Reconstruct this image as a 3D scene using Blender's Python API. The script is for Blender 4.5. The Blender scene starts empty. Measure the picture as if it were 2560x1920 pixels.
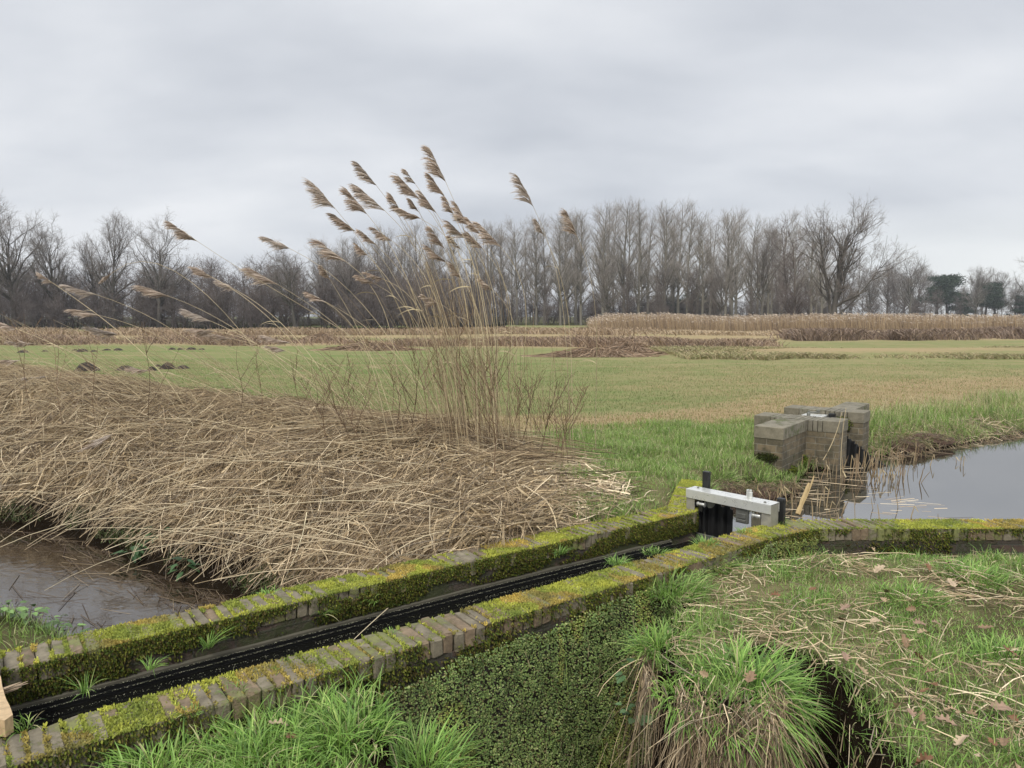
import bpy, math, random
import numpy as np
from mathutils import Vector, Matrix
rng = np.random.default_rng(11); random.seed(5)
R = math.radians
scn = bpy.context.scene; COL = scn.collection
F_, PITCH, CH = 745.0, math.atan(69/745), 1.65

def at(u, v, z=0.0):
    r=(u-512)/F_; d=(v-384)/F_
    y=math.cos(PITCH)-d*math.sin(PITCH); zz=-math.sin(PITCH)-d*math.cos(PITCH)
    t=(z-CH)/zz
    return np.array([r*t, y*t, z])
def atY(u, v, Y):
    r=(u-512)/F_; d=(v-384)/F_
    y=math.cos(PITCH)-d*math.sin(PITCH); zz=-math.sin(PITCH)-d*math.cos(PITCH)
    t=Y/y
    return np.array([r*t, Y, CH+zz*t])

# ------------------------------------------------------------------ helpers
def tag(o, label=None, cat=None, group=None, kind=None):
    if label: o['label']=label
    if cat: o['category']=cat
    if group: o['group']=group
    if kind: o['kind']=kind
    return o
def link(o, parent=None):
    COL.objects.link(o)
    if parent is not None: o.parent=parent
    return o
def empty(name, loc=(0,0,0), rz=0, label=None, cat=None, group=None):
    o=bpy.data.objects.new(name,None); link(o); o.location=loc; o.rotation_euler=(0,0,rz); o.empty_display_size=.1
    return tag(o,label,cat,group)
def npmesh(name, V, faces, mat, col=None, smooth=True, uv=None, mask=None):
    """faces: list of arrays each (n,k)"""
    V=np.asarray(V,dtype=np.float32).reshape(-1,3)
    me=bpy.data.meshes.new(name)
    if isinstance(faces,np.ndarray): faces=[faces]
    faces=[f for f in faces if len(f)]
    li=np.concatenate([f.ravel() for f in faces]).astype(np.int32)
    tot=np.concatenate([np.full(len(f),f.shape[1],np.int32) for f in faces])
    st=np.concatenate([[0],np.cumsum(tot)[:-1]]).astype(np.int32)
    me.vertices.add(len(V)); me.vertices.foreach_set('co',V.ravel())
    me.loops.add(len(li)); me.loops.foreach_set('vertex_index',li)
    me.polygons.add(len(tot)); me.polygons.foreach_set('loop_start',st); me.polygons.foreach_set('loop_total',tot)
    me.polygons.foreach_set('use_smooth',np.full(len(tot),bool(smooth)))
    if col is not None:
        c=np.ones((len(V),4),np.float32); c[:,:3]=col
        a=me.color_attributes.new('Col','FLOAT_COLOR','POINT'); a.data.foreach_set('color',c.ravel())
    if uv is not None:
        l=me.uv_layers.new(name='UVMap'); l.data.foreach_set('uv',np.asarray(uv,np.float32)[li].ravel())
    me.update(calc_edges=True); me.validate()
    if mat: me.materials.append(mat)
    return me
def obj(name, me, parent=None):
    return link(bpy.data.objects.new(name,me),parent)
def norm(a): return a/np.maximum(np.linalg.norm(a,axis=-1,keepdims=True),1e-9)

def ribbons(P, W, S=None):
    """P (n,k,3) centre lines, W (n,) or (n,k) half widths, S side vectors"""
    n,k,_=P.shape
    T=norm(np.gradient(P,axis=1))
    if S is None: S=rng.normal(size=(n,1,3))
    else: S=S.reshape(n,1,3)
    S=norm(S-(S*T).sum(-1,keepdims=True)*T)
    W=np.asarray(W)
    if W.ndim==1: W=np.repeat(W[:,None],k,1)
    V=np.stack([P-S*W[...,None],P+S*W[...,None]],2).reshape(-1,3)
    b=(np.arange(n)*k*2)[:,None]+(np.arange(k-1)*2)[None]
    b=b.ravel()
    Fq=np.stack([b,b+1,b+3,b+2],1)
    return V,Fq
def tubes(P, Rd, m=3):
    n,k,_=P.shape
    T=norm(np.gradient(P,axis=1))
    A=np.where(np.abs(T[...,2:3])<.9,np.array([0,0,1.]),np.array([1.,0,0]))
    X=norm(np.cross(T,A)); Y=np.cross(T,X)
    Rd=np.asarray(Rd)
    if Rd.ndim==1: Rd=np.repeat(Rd[:,None],k,1)
    an=np.arange(m)/m*2*np.pi
    V=P[:,:,None]+(X[:,:,None]*np.cos(an)[:,None]+Y[:,:,None]*np.sin(an)[:,None])*Rd[:,:,None,None]
    base=(np.arange(n)*k*m)[:,None,None]+(np.arange(k-1)*m)[None,:,None]
    j=np.arange(m)[None,None]; j2=(j+1)%m
    Fq=np.stack([base+j,base+j2,base+j2+m,base+j+m],-1).reshape(-1,4)
    return V.reshape(-1,3),Fq
class Bag:
    def __init__(s): s.V=[];s.F={};s.C=[];s.n=0
    def add(s,V,F,c=None):
        V=np.asarray(V).reshape(-1,3); F=np.asarray(F)
        s.F.setdefault(F.shape[1],[]).append(F+s.n); s.V.append(V)
        cc=np.ones((len(V),3)) if c is None else np.broadcast_to(np.asarray(c,float),(len(V),3))
        s.C.append(cc); s.n+=len(V)
    def mesh(s,name,mat,smooth=True):
        return npmesh(name,np.concatenate(s.V),[np.concatenate(f) for f in s.F.values()],mat,np.concatenate(s.C),smooth)
def percol(c, per): return np.repeat(c,per,axis=0)
def colmix(n, cols, jitter=.12, w=None):
    cols=np.asarray(cols,float); i=rng.choice(len(cols),n,p=w)
    c=cols[i]*(1+rng.normal(0,jitter,(n,1))); return np.clip(c,.002,1)

def box(x0,x1,y0,y1,z0,z1):
    V=np.array([[x0,y0,z0],[x1,y0,z0],[x1,y1,z0],[x0,y1,z0],[x0,y0,z1],[x1,y0,z1],[x1,y1,z1],[x0,y1,z1]],float)
    F=np.array([[0,3,2,1],[4,5,6,7],[0,1,5,4],[1,2,6,5],[2,3,7,6],[3,0,4,7]])
    return V,F
def chbox(x0,x1,y0,y1,z0,z1,c=.006):
    """box with every edge chamfered"""
    V=[];idx={}
    L=[(x0,x1),(y0,y1),(z0,z1)]
    for sx in (0,1):
        for sy in (0,1):
            for sz in (0,1):
                for ax in range(3):
                    p=[]
                    for a,s in zip(range(3),(sx,sy,sz)):
                        e=L[a][s]
                        if a!=ax: e+= c if s==0 else -c
                        p.append(e)
                    idx[(sx,sy,sz,ax)]=len(V);V.append(p)
    F4=[];F3=[]
    for ax in range(3):
        o=[a for a in range(3) if a!=ax]
        for s in (0,1):
            q=[]
            for (a,b) in ((0,0),(1,0),(1,1),(0,1)):
                k=[0,0,0];k[ax]=s;k[o[0]]=a;k[o[1]]=b;q.append(idx[(*k,ax)])
            F4.append(q)
        # edges parallel to ax
        for a in (0,1):
            for b in (0,1):
                k0=[0,0,0];k1=[0,0,0];k1[ax]=1
                for k in (k0,k1): k[o[0]]=a;k[o[1]]=b
                F4.append([idx[(*k0,o[0])],idx[(*k1,o[0])],idx[(*k1,o[1])],idx[(*k0,o[1])]])
    for sx in (0,1):
        for sy in (0,1):
            for sz in (0,1): F3.append([idx[(sx,sy,sz,a)] for a in range(3)])
    V=np.array(V,float);F4=np.array(F4);F3=np.array(F3);cen=V.mean(0)
    def fix(Fx):
        out=[]
        for f in Fx:
            p=V[f];nn=np.cross(p[1]-p[0],p[2]-p[0])
            out.append(f if nn@(p.mean(0)-cen)>0 else f[::-1])
        return np.array(out)
    return V,fix(F4),fix(F3)
def addbox(bag,*a,c=None,ch=.004,M=None):
    V,F4,F3=chbox(*a,c=ch)
    if M is not None: V=V@M[:3,:3].T+M[:3,3]
    n=bag.n
    bag.add(V,F4,c); bag.F.setdefault(3,[]).append(F3+n)
def cyl(r,z0,z1,m=16,cx=0,cy=0,axis='z'):
    a=np.arange(m)/m*2*np.pi
    ring=np.stack([np.cos(a)*r,np.sin(a)*r],1)
    c=min(.15*r,.004)
    levels=[(r-c,z0),(r,z0+c),(r,z1-c),(r-c,z1)]
    V=[];F=[]
    for rr,z in levels: V+= [(rr*math.cos(t),rr*math.sin(t),z) for t in a]
    for l in range(3):
        for j in range(m): F.append([l*m+j,l*m+(j+1)%m,(l+1)*m+(j+1)%m,(l+1)*m+j])
    V+= [(0,0,z0),(0,0,z1)];b=4*m
    T=[[b,(j+1)%m,j] for j in range(m)]+[[b+1,3*m+j,3*m+(j+1)%m] for j in range(m)]
    V=np.array(V)
    if axis=='x': V=V[:,[2,0,1]]
    if axis=='y': V=V[:,[1,2,0]]
    V=V+np.array([cx,cy,0]) if axis=='z' else V
    return V,np.array(F),np.array(T)
def addcyl(bag,*a,off=(0,0,0),c=None,**k):
    V,F,T=cyl(*a,**k);n=bag.n;bag.add(V+np.array(off),F,c);bag.F.setdefault(3,[]).append(T+n)

# numpy value noise
def _h(i,j,s):
    v=np.sin(i*127.1+j*311.7+s*74.7)*43758.5453
    return v-np.floor(v)
def vn(x,y,sc,s=0):
    x=np.asarray(x,float)*sc;y=np.asarray(y,float)*sc
    i=np.floor(x);j=np.floor(y);fx=x-i;fy=y-j
    fx=fx*fx*(3-2*fx);fy=fy*fy*(3-2*fy)
    return (_h(i,j,s)*(1-fx)+_h(i+1,j,s)*fx)*(1-fy)+(_h(i,j+1,s)*(1-fx)+_h(i+1,j+1,s)*fx)*fy
def fbm(x,y,sc,s=0,o=4):
    t=0;a=.5;w=0
    for k in range(o): t=t+a*vn(x,y,sc*2**k,s+k*13);w+=a;a*=.5
    return t/w
def sst(a,b,x):
    t=np.clip((x-a)/(b-a),0,1);return t*t*(3-2*t)
def sdf(x,y,poly):
    P=np.asarray(poly,float);x=np.asarray(x,float);y=np.asarray(y,float)
    d=np.full(x.shape,1e18);ins=np.zeros(x.shape,bool)
    for a,b in zip(P,np.roll(P,-1,0)):
        e=b-a;w0=x-a[0];w1=y-a[1]
        t=np.clip((w0*e[0]+w1*e[1])/(e@e),0,1)
        d=np.minimum(d,(w0-t*e[0])**2+(w1-t*e[1])**2)
        c=((a[1]>y)!=(b[1]>y))&(x<(b[0]-a[0])*(y-a[1])/((b[1]-a[1]) if b[1]!=a[1] else 1e-9)+a[0])
        ins^=c
    d=np.sqrt(d);return np.where(ins,-d,d)

# ------------------------------------------------------------------ materials
def nt(name):
    m=bpy.data.materials.new(name);m.use_nodes=True;t=m.node_tree
    return m,t,t.nodes['Principled BSDF']
def N(t,typ,**k):
    n=t.nodes.new(typ)
    for a,b in k.items():
        if a.startswith('i_'): n.inputs[a[2:].replace('_',' ')].default_value=b
        else: setattr(n,a,b)
    return n
def mixc(t,a,b,f,mode='MIX'):
    n=t.nodes.new('ShaderNodeMix');n.data_type='RGBA';n.blend_type=mode
    for s,v in ((0,f),(6,a),(7,b)):
        if hasattr(v,'links') or isinstance(v,bpy.types.NodeSocket): t.links.new(v,n.inputs[s])
        else: n.inputs[s].default_value=(*v,1) if isinstance(v,(tuple,list)) and len(v)==3 else v
    return n.outputs[2]
def mth(t,op,a,b=None,c=None,clamp=False):
    n=t.nodes.new('ShaderNodeMath');n.operation=op;n.use_clamp=clamp
    for s,v in enumerate((a,b,c)):
        if v is None: continue
        if isinstance(v,bpy.types.NodeSocket): t.links.new(v,n.inputs[s])
        else: n.inputs[s].default_value=v
    return n.outputs[0]
def noise(t,co,scale,detail=4,rough=.6,out=0,dist=0):
    n=N(t,'ShaderNodeTexNoise');n.inputs['Scale'].default_value=scale;n.inputs['Detail'].default_value=detail
    n.inputs['Roughness'].default_value=rough;n.inputs['Distortion'].default_value=dist
    if co is not None: t.links.new(co,n.inputs['Vector'])
    return n.outputs[out]
def ramp(t,f,stops):
    n=t.nodes.new('ShaderNodeValToRGB');e=n.color_ramp.elements
    while len(e)<len(stops): e.new(.5)
    for k,(p,c) in zip(e,stops):
        k.position=p;k.color=(*c,1) if not isinstance(c,(int,float)) else (c,c,c,1)
    t.links.new(f,n.inputs[0]);return n.outputs[0]
def bump(t,h,strength,dist,b):
    n=N(t,'ShaderNodeBump');n.inputs['Strength'].default_value=strength;n.inputs['Distance'].default_value=dist
    t.links.new(h,n.inputs['Height']);t.links.new(n.outputs[0],b.inputs['Normal'])

def strand_mat(name,rough=.7,transl=0.,nscale=9.,var=.35,spec=.25):
    m,t,b=nt(name)
    a=N(t,'ShaderNodeAttribute',attribute_name='Col')
    g=N(t,'ShaderNodeNewGeometry')
    nz=noise(t,g.outputs['Position'],nscale,3)
    k=mth(t,'MULTIPLY_ADD',nz,var*2,1-var)
    v=N(t,'ShaderNodeVectorMath',operation='SCALE');t.links.new(a.outputs['Color'],v.inputs[0]);t.links.new(k,v.inputs['Scale'])
    t.links.new(v.outputs[0],b.inputs['Base Color']);b.inputs['Roughness'].default_value=rough
    b.inputs['Specular IOR Level'].default_value=spec
    if transl>0:
        tr=N(t,'ShaderNodeBsdfTranslucent');t.links.new(v.outputs[0],tr.inputs['Color'])
        mx=N(t,'ShaderNodeMixShader');mx.inputs[0].default_value=transl
        t.links.new(b.outputs[0],mx.inputs[1]);t.links.new(tr.outputs[0],mx.inputs[2])
        t.links.new(mx.outputs[0],t.nodes['Material Output'].inputs['Surface'])
    return m
M_straw=strand_mat('straw',.6,.12,6,.3)
M_grass=strand_mat('grass',.5,.3,4,.3,.35)
M_field=strand_mat('field_grass',.7,.2,1.2,.25,.1)
M_moss=strand_mat('moss',.9,.25,14,.35,.1)
M_plume=strand_mat('plume',.9,.3,20,.25,.05)
M_bark=strand_mat('bark',.9,0,.6,.25,.1)
M_leaf=strand_mat('dead_leaf',.55,.15,60,.3,.3)
M_liver=strand_mat('wet_leaf',.5,.15,7,.45,.3)
M_weed=strand_mat('dark_stem',.7,0,12,.3,.2)
M_needle=strand_mat('needles',.7,.1,.8,.4,.1)

def terrain_mat():
    m,t,b=nt('ground')
    a=N(t,'ShaderNodeAttribute',attribute_name='Col');sp=N(t,'ShaderNodeSeparateColor');t.links.new(a.outputs['Color'],sp.inputs[0])
    g=N(t,'ShaderNodeNewGeometry').outputs['Position']
    n1=noise(t,g,.35,6,.65);n2=noise(t,g,5,5,.7);n3=noise(t,g,60,3,.7);n4=noise(t,g,1.4,5,.7,dist=.5)
    mp=N(t,'ShaderNodeMapping');mp.inputs['Scale'].default_value=(.12,1,1);t.links.new(g,mp.inputs[0])
    n5=noise(t,mp.outputs[0],.9,6,.7)
    green=mixc(t,(.115,.155,.055),(.18,.215,.085),n2)
    straw=mixc(t,(.25,.195,.105),(.36,.28,.165),n3)
    s=mth(t,'ADD',sp.outputs[0],mth(t,'MULTIPLY',mth(t,'SUBTRACT',n1,.5),.9))
    s=mth(t,'ADD',s,mth(t,'MULTIPLY',mth(t,'SUBTRACT',n4,.5),1.0))
    s=mth(t,'ADD',s,mth(t,'MULTIPLY',mth(t,'SUBTRACT',n5,.5),1.6))
    s=mth(t,'ADD',s,mth(t,'MULTIPLY',mth(t,'SUBTRACT',n3,.5),.9),clamp=True)
    c=mixc(t,straw,green,s)
    soil=mixc(t,(.0035,.0028,.002),(.022,.016,.010),n2)  # wet soil, darkened beyond real peat so shade in cavities is in the colour
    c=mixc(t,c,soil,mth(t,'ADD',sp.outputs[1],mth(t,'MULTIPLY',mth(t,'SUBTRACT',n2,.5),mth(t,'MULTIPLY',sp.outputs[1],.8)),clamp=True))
    t.links.new(c,b.inputs['Base Color']);b.inputs['Roughness'].default_value=1;b.inputs['Specular IOR Level'].default_value=.0
    bump(t,mth(t,'ADD',n3,n2),.8,.02,b)
    return m
M_ground=terrain_mat()

def brick_mat(name,c1,c2,mortar,moss,mossamt,uvscale=1,bw=.22,rh=.065,darkwet=0):
    m,t,b=nt(name)
    uv=N(t,'ShaderNodeUVMap').outputs[0];g=N(t,'ShaderNodeNewGeometry').outputs['Position']
    br=N(t,'ShaderNodeTexBrick');t.links.new(uv,br.inputs['Vector'])
    br.inputs['Scale'].default_value=uvscale;br.inputs['Brick Width'].default_value=bw;br.inputs['Row Height'].default_value=rh
    br.inputs['Mortar Size'].default_value=.006;br.inputs['Mortar Smooth'].default_value=.3
    br.inputs['Color1'].default_value=(*c1,1);br.inputs['Color2'].default_value=(*c2,1);br.inputs['Mortar'].default_value=(*mortar,1)
    n1=noise(t,g,9,6,.7);n2=noise(t,g,45,4,.7);n3=noise(t,g,2.6,5,.65)
    c=mixc(t,br.outputs[0],(.02,.018,.014),ramp(t,n1,[(.42,0),(.75,.85)]))
    mo=mixc(t,moss,(moss[0]*.35,moss[1]*.4,moss[2]*.5),n2)
    f=ramp(t,mth(t,'MULTIPLY_ADD',n2,.25,mth(t,'MULTIPLY_ADD',n1,.4,mth(t,'MULTIPLY',n3,.6))),[(.72-mossamt*.35,0),(.82-mossamt*.35,1)])
    c=mixc(t,c,mo,f)
    t.links.new(c,b.inputs['Base Color']);b.inputs['Roughness'].default_value=.85
    bump(t,mth(t,'ADD',mth(t,'MULTIPLY',br.outputs['Fac'],-1.2),mth(t,'MULTIPLY_ADD',n2,.8,mth(t,'MULTIPLY',f,.6))),.9,.006,b)
    return m
M_brick=brick_mat('old_brick',(.08,.05,.036),(.05,.04,.03),(.06,.055,.042),(.05,.055,.015),.38)
M_brick2=brick_mat('sluice_brick',(.17,.13,.075),(.095,.08,.047),(.20,.18,.13),(.085,.085,.022),.10,bw=.23,rh=.085)
def stone_mat(name,col,dark,moss,amt):
    m,t,b=nt(name)
    g=N(t,'ShaderNodeNewGeometry');P=g.outputs['Position'];a=N(t,'ShaderNodeAttribute',attribute_name='Col')
    n1=noise(t,P,11,6,.7);n2=noise(t,P,70,4,.75);n3=noise(t,P,2.2,4,.6)
    c=mixc(t,col,dark,ramp(t,n1,[(.35,0),(.7,1)]))
    c=mixc(t,c,(.33,.33,.27),ramp(t,n2,[(.62,0),(.78,.6)]))
    c=mixc(t,c,a.outputs['Color'],1.0,'MULTIPLY')
    mo=mixc(t,moss,(moss[0]*.45,moss[1]*.55,moss[2]*.6),n2)
    f=ramp(t,mth(t,'MULTIPLY_ADD',n2,.2,mth(t,'MULTIPLY_ADD',n1,.5,mth(t,'MULTIPLY',n3,.6))),[(.74-amt*.3,0),(.80-amt*.3,1)])
    sx=N(t,'ShaderNodeSeparateXYZ');t.links.new(g.outputs['Normal'],sx.inputs[0])
    c=mixc(t,c,mo,f)
    t.links.new(c,b.inputs['Base Color']);b.inputs['Roughness'].default_value=.85
    bump(t,mth(t,'MULTIPLY_ADD',f,.8,mth(t,'ADD',n2,n1)),.7,.006,b)
    return m
M_coping=stone_mat('coping_brick',(.205,.175,.118),(.085,.068,.045),(.21,.20,.065),.26)
M_coping2=stone_mat('sluice_coping',(.19,.17,.125),(.10,.09,.06),(.12,.13,.04),.2)
M_cap=stone_mat('end_stone',(.20,.175,.122),(.10,.09,.06),(.12,.125,.045),.08)

def plain(name,col,rough=.5,metal=0,nscale=20,var=.3,bstr=.3,stretch=None,bd=.003,spec=.5):
    m,t,b=nt(name);g=N(t,'ShaderNodeTexCoord').outputs['Object']
    if stretch:
        mp=N(t,'ShaderNodeMapping');mp.inputs['Scale'].default_value=stretch;t.links.new(g,mp.inputs[0]);g=mp.outputs[0]
    n=noise(t,g,nscale,5,.65)
    c=mixc(t,tuple(x*(1-var) for x in col),tuple(min(1,x*(1+var)) for x in col),n)
    t.links.new(c,b.inputs['Base Color']);b.inputs['Roughness'].default_value=rough;b.inputs['Metallic'].default_value=metal
    b.inputs['Specular IOR Level'].default_value=spec
    r=mth(t,'MULTIPLY_ADD',n,.35,rough-.17);t.links.new(r,b.inputs['Roughness'])
    if bstr: bump(t,n,bstr,bd,b)
    return m
M_steel=plain('galvanised_steel',(.68,.68,.64),.3,.5,14,.16,.12)
M_legs=plain('stained_steel',(.38,.36,.31),.45,.5,18,.4,.2)
M_steel2=plain('dirty_steel',(.17,.17,.15),.5,.6,25,.4,.3)
M_black=plain('black_plastic',(.012,.012,.012),.45,0,30,.3,.2)
M_rubber=plain('black_rubber',(.006,.006,.006),.6,0,40,.4,.4,spec=.2)
M_concrete=plain('footing_concrete',(.075,.068,.048),.8,0,30,.4,.6)
M_soil=plain('soil',(.028,.019,.013),.95,0,30,.55,1.,bd=.02)
M_clod=plain('peat',(.075,.046,.03),.95,0,14,.6,1.,bd=.02)
M_wood=plain('weathered_wood',(.42,.30,.17),.8,0,5,.75,.9,(5,9,3))
M_stake=plain('split_wood',(.36,.26,.12),.7,0,12,.4,.6,(10,10,1))

def water_mat(name,col,rough=.03,bs=.05,bscale=9,ior=1.33):
    m,t,b=nt(name);g=N(t,'ShaderNodeNewGeometry').outputs['Position']
    n=noise(t,g,bscale,3,.5)
    b.inputs['Base Color'].default_value=(*col,1);b.inputs['Roughness'].default_value=rough;b.inputs['IOR'].default_value=ior
    bump(t,n,bs,.02,b);return m
M_water=water_mat('still_water',(.012,.011,.008),.012,.012,6,5.)
M_dark=water_mat('peaty_water',(.006,.006,.005),.02,.03,8,1.33)
M_pond=water_mat('pond_water',(.02,.013,.008),.02,.09,12,2.6)

# ------------------------------------------------------------------ layout (metres; camera above the origin looking along +Y)
FI=np.array([(-3.2,1.90),(-1.97,2.81),(-.08,4.21),(1.19,5.14),(1.84,5.66),(2.28,5.90),(9.0,5.92)])
BN=np.array([(-4.2,2.03),(-2.38,3.33),(-.22,4.92),(1.30,5.98),(1.56,6.16),(1.74,6.75),(1.94,7.3)])
def offs(P,d):
    T=np.gradient(P,axis=0);out=[]
    for i in range(len(P)):
        ns=[]
        for a,b in ((i-1,i),(i,i+1)):
            if a<0 or b>=len(P): continue
            e=P[b]-P[a];e/=np.linalg.norm(e);ns.append(np.array([-e[1],e[0]]))
        n=sum(ns);n/=np.linalg.norm(n);n/=max(.5,n@ns[0]);out.append(P[i]+n*d)
    return np.array(out)
FO=offs(FI,-.25); BF=offs(BN,.24)
W_CH=-.33; W_IN=-.245; W_POND=-.70; W_PIT=-1.2
CHAN=np.concatenate([offs(FI[:6],-.1)[:5],[(2.2,6.2),(1.75,6.45)],offs(BN[:5],.1)[::-1]])
DITCH=[(1.5,6.15),(1.95,5.65),(2.3,5.8),(4.6,5.8),(5.6,6.2),(9,7.6),(16,11),(40,22),(40,28),(14,15.4),(8.5,12.22),(6.54,11.0),(5.6,10.5),(5.25,10.25),(4.75,10.2),(4.25,10.65),(3.95,10.35),(4.42,9.75),(4.1,9.32),(3.8,9.3),(3.55,8.9),(3.3,8.35),(2.7,8.05),(2.25,7.75),(1.95,6.9),(1.75,6.4)]
POND=[(-1.38,4.75),(-1.7,5.35),(-2.25,6.0),(-2.77,6.31),(-3.3,6.66),(-3.93,7.2),(-4.96,7.91),(-5.68,8.08),(-8,9.2),(-14,13),(-22,16),(-22,11),(-12,7.2),(-5.2,5.65),(-3.75,5.15),(-3.1,5.0),(-2.7,4.9),(-2.2,4.55),(-1.85,4.12),(-1.6,3.95)]
PIT=[(-.60,3.62),(.75,4.6),(1.05,4.78),(.90,4.42),(.70,3.85),(.64,3.5),(.80,3.22),(1.15,3.15),(1.26,3.28),(1.28,3.55),(1.34,3.68),(1.44,3.66),(1.50,3.45),(1.42,3.0),(1.34,2.4),(1.25,1.0),(-.1,1.0),(-.22,2.5),(-.42,2.95)]

def Hgt(x,y):
    x=np.asarray(x,float);y=np.asarray(y,float)
    z=-.13+.05*(fbm(x,y,.9,1)-.5)+.05*(fbm(x,y,4,2,3)-.5)*sst(30,12,y)
    z+=.25*(fbm(x,y,.03,5)-.5)*sst(15,60,np.abs(y))
    # rough low bank across the field on the right and the strip on the left
    z+=.28*np.exp(-((y-(33+.05*x))/3.2)**2)*sst(6,14,x)
    # ground round the clump and the grass behind the wall
    z+=.09*sst(9.5,7,y)*sst(-.5,.6,x)*sst(4,2.5,x)*sst(5.3,6,y)
    far=sst(-.15,.25,y-(4.45-.52*(x+1.4)))
    sp=sdf(x,y,POND)
    crest=.17+.33*sst(-2.,-8.,x)+.06*(fbm(x,y,.7,8)-.5)
    side=sst(1.25,-.9,x)
    up=W_POND+(crest-W_POND)*sst(-.03,2.9,sp)**.5
    mound=np.where(sp<2.9,up,crest+(z-crest)*sst(2.9,4.8,sp))
    mound+=(.30*(fbm(x,y,1.3,21)-.5)+.20*(fbm(x,y,4.2,22,2)-.5))*sst(0,.5,sp)*sst(4.5,3,sp)
    # right end of the mound blends to level ground
    z=z+(mound-z)*far*side*sst(24,15,y)
    # near bank of the pond
    nb=W_POND+(z-W_POND)*sst(0,.75,sp)
    z=np.where(far<.5,np.where(sp<1,np.minimum(z,nb),z),z)
    z=np.where(sp<0,np.maximum(W_POND+sp*.9,-1.2),z)
    sd=sdf(x,y,DITCH)
    bw=.55+.5*sst(9,11,y)
    ed=W_CH+(z-W_CH)*sst(-.02,1,sd/bw)
    ed=ed+.06*(fbm(x,y,5,33)-.5)*sst(0,.2,sd)*sst(.8,.4,sd)
    z=np.where(sd<bw,np.minimum(z,ed),z);z=np.where(sd<0,np.maximum(W_CH+sd*1.2-.01,-.9),z)
    pt=sdf(x,y,PIT)
    lip=.09+.06*(vn(x,y,6,4)-.5)
    pz=-1.32+(z+1.32)*sst(0,1,pt/lip)
    z=np.where(pt<lip,np.minimum(z,pz),z)
    c=sdf(x,y,CHAN)
    z=np.where(c<.03,np.minimum(z,-.8),z)
    # behind the front wall on the far right of the photo the turf stands a little below the coping
    return z
GX0,GX1,GY0,GY1,GS=-16.,14.,0.,20.,.05
gx=np.arange(GX0,GX1+GS/2,GS);gy=np.arange(GY0,GY1+GS/2,GS)
_X,_Y=np.meshgrid(gx,gy,indexing='ij');GZ=Hgt(_X,_Y)
def gz(x,y):
    x=np.asarray(x,float);y=np.asarray(y,float)
    fx=np.clip((x-GX0)/GS,0,len(gx)-1.001);fy=np.clip((y-GY0)/GS,0,len(gy)-1.001)
    i=fx.astype(int);j=fy.astype(int);a=fx-i;b=fy-j
    r=(GZ[i,j]*(1-a)+GZ[i+1,j]*a)*(1-b)+(GZ[i,j+1]*(1-a)+GZ[i+1,j+1]*a)*b
    o=(x<GX0)|(x>GX1)|(y<GY0)|(y>GY1)
    if np.any(o): r=np.where(o,-.13+.25*(fbm(x,y,.03,5)-.5)*sst(15,60,np.abs(y)),r)
    return r

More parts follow.
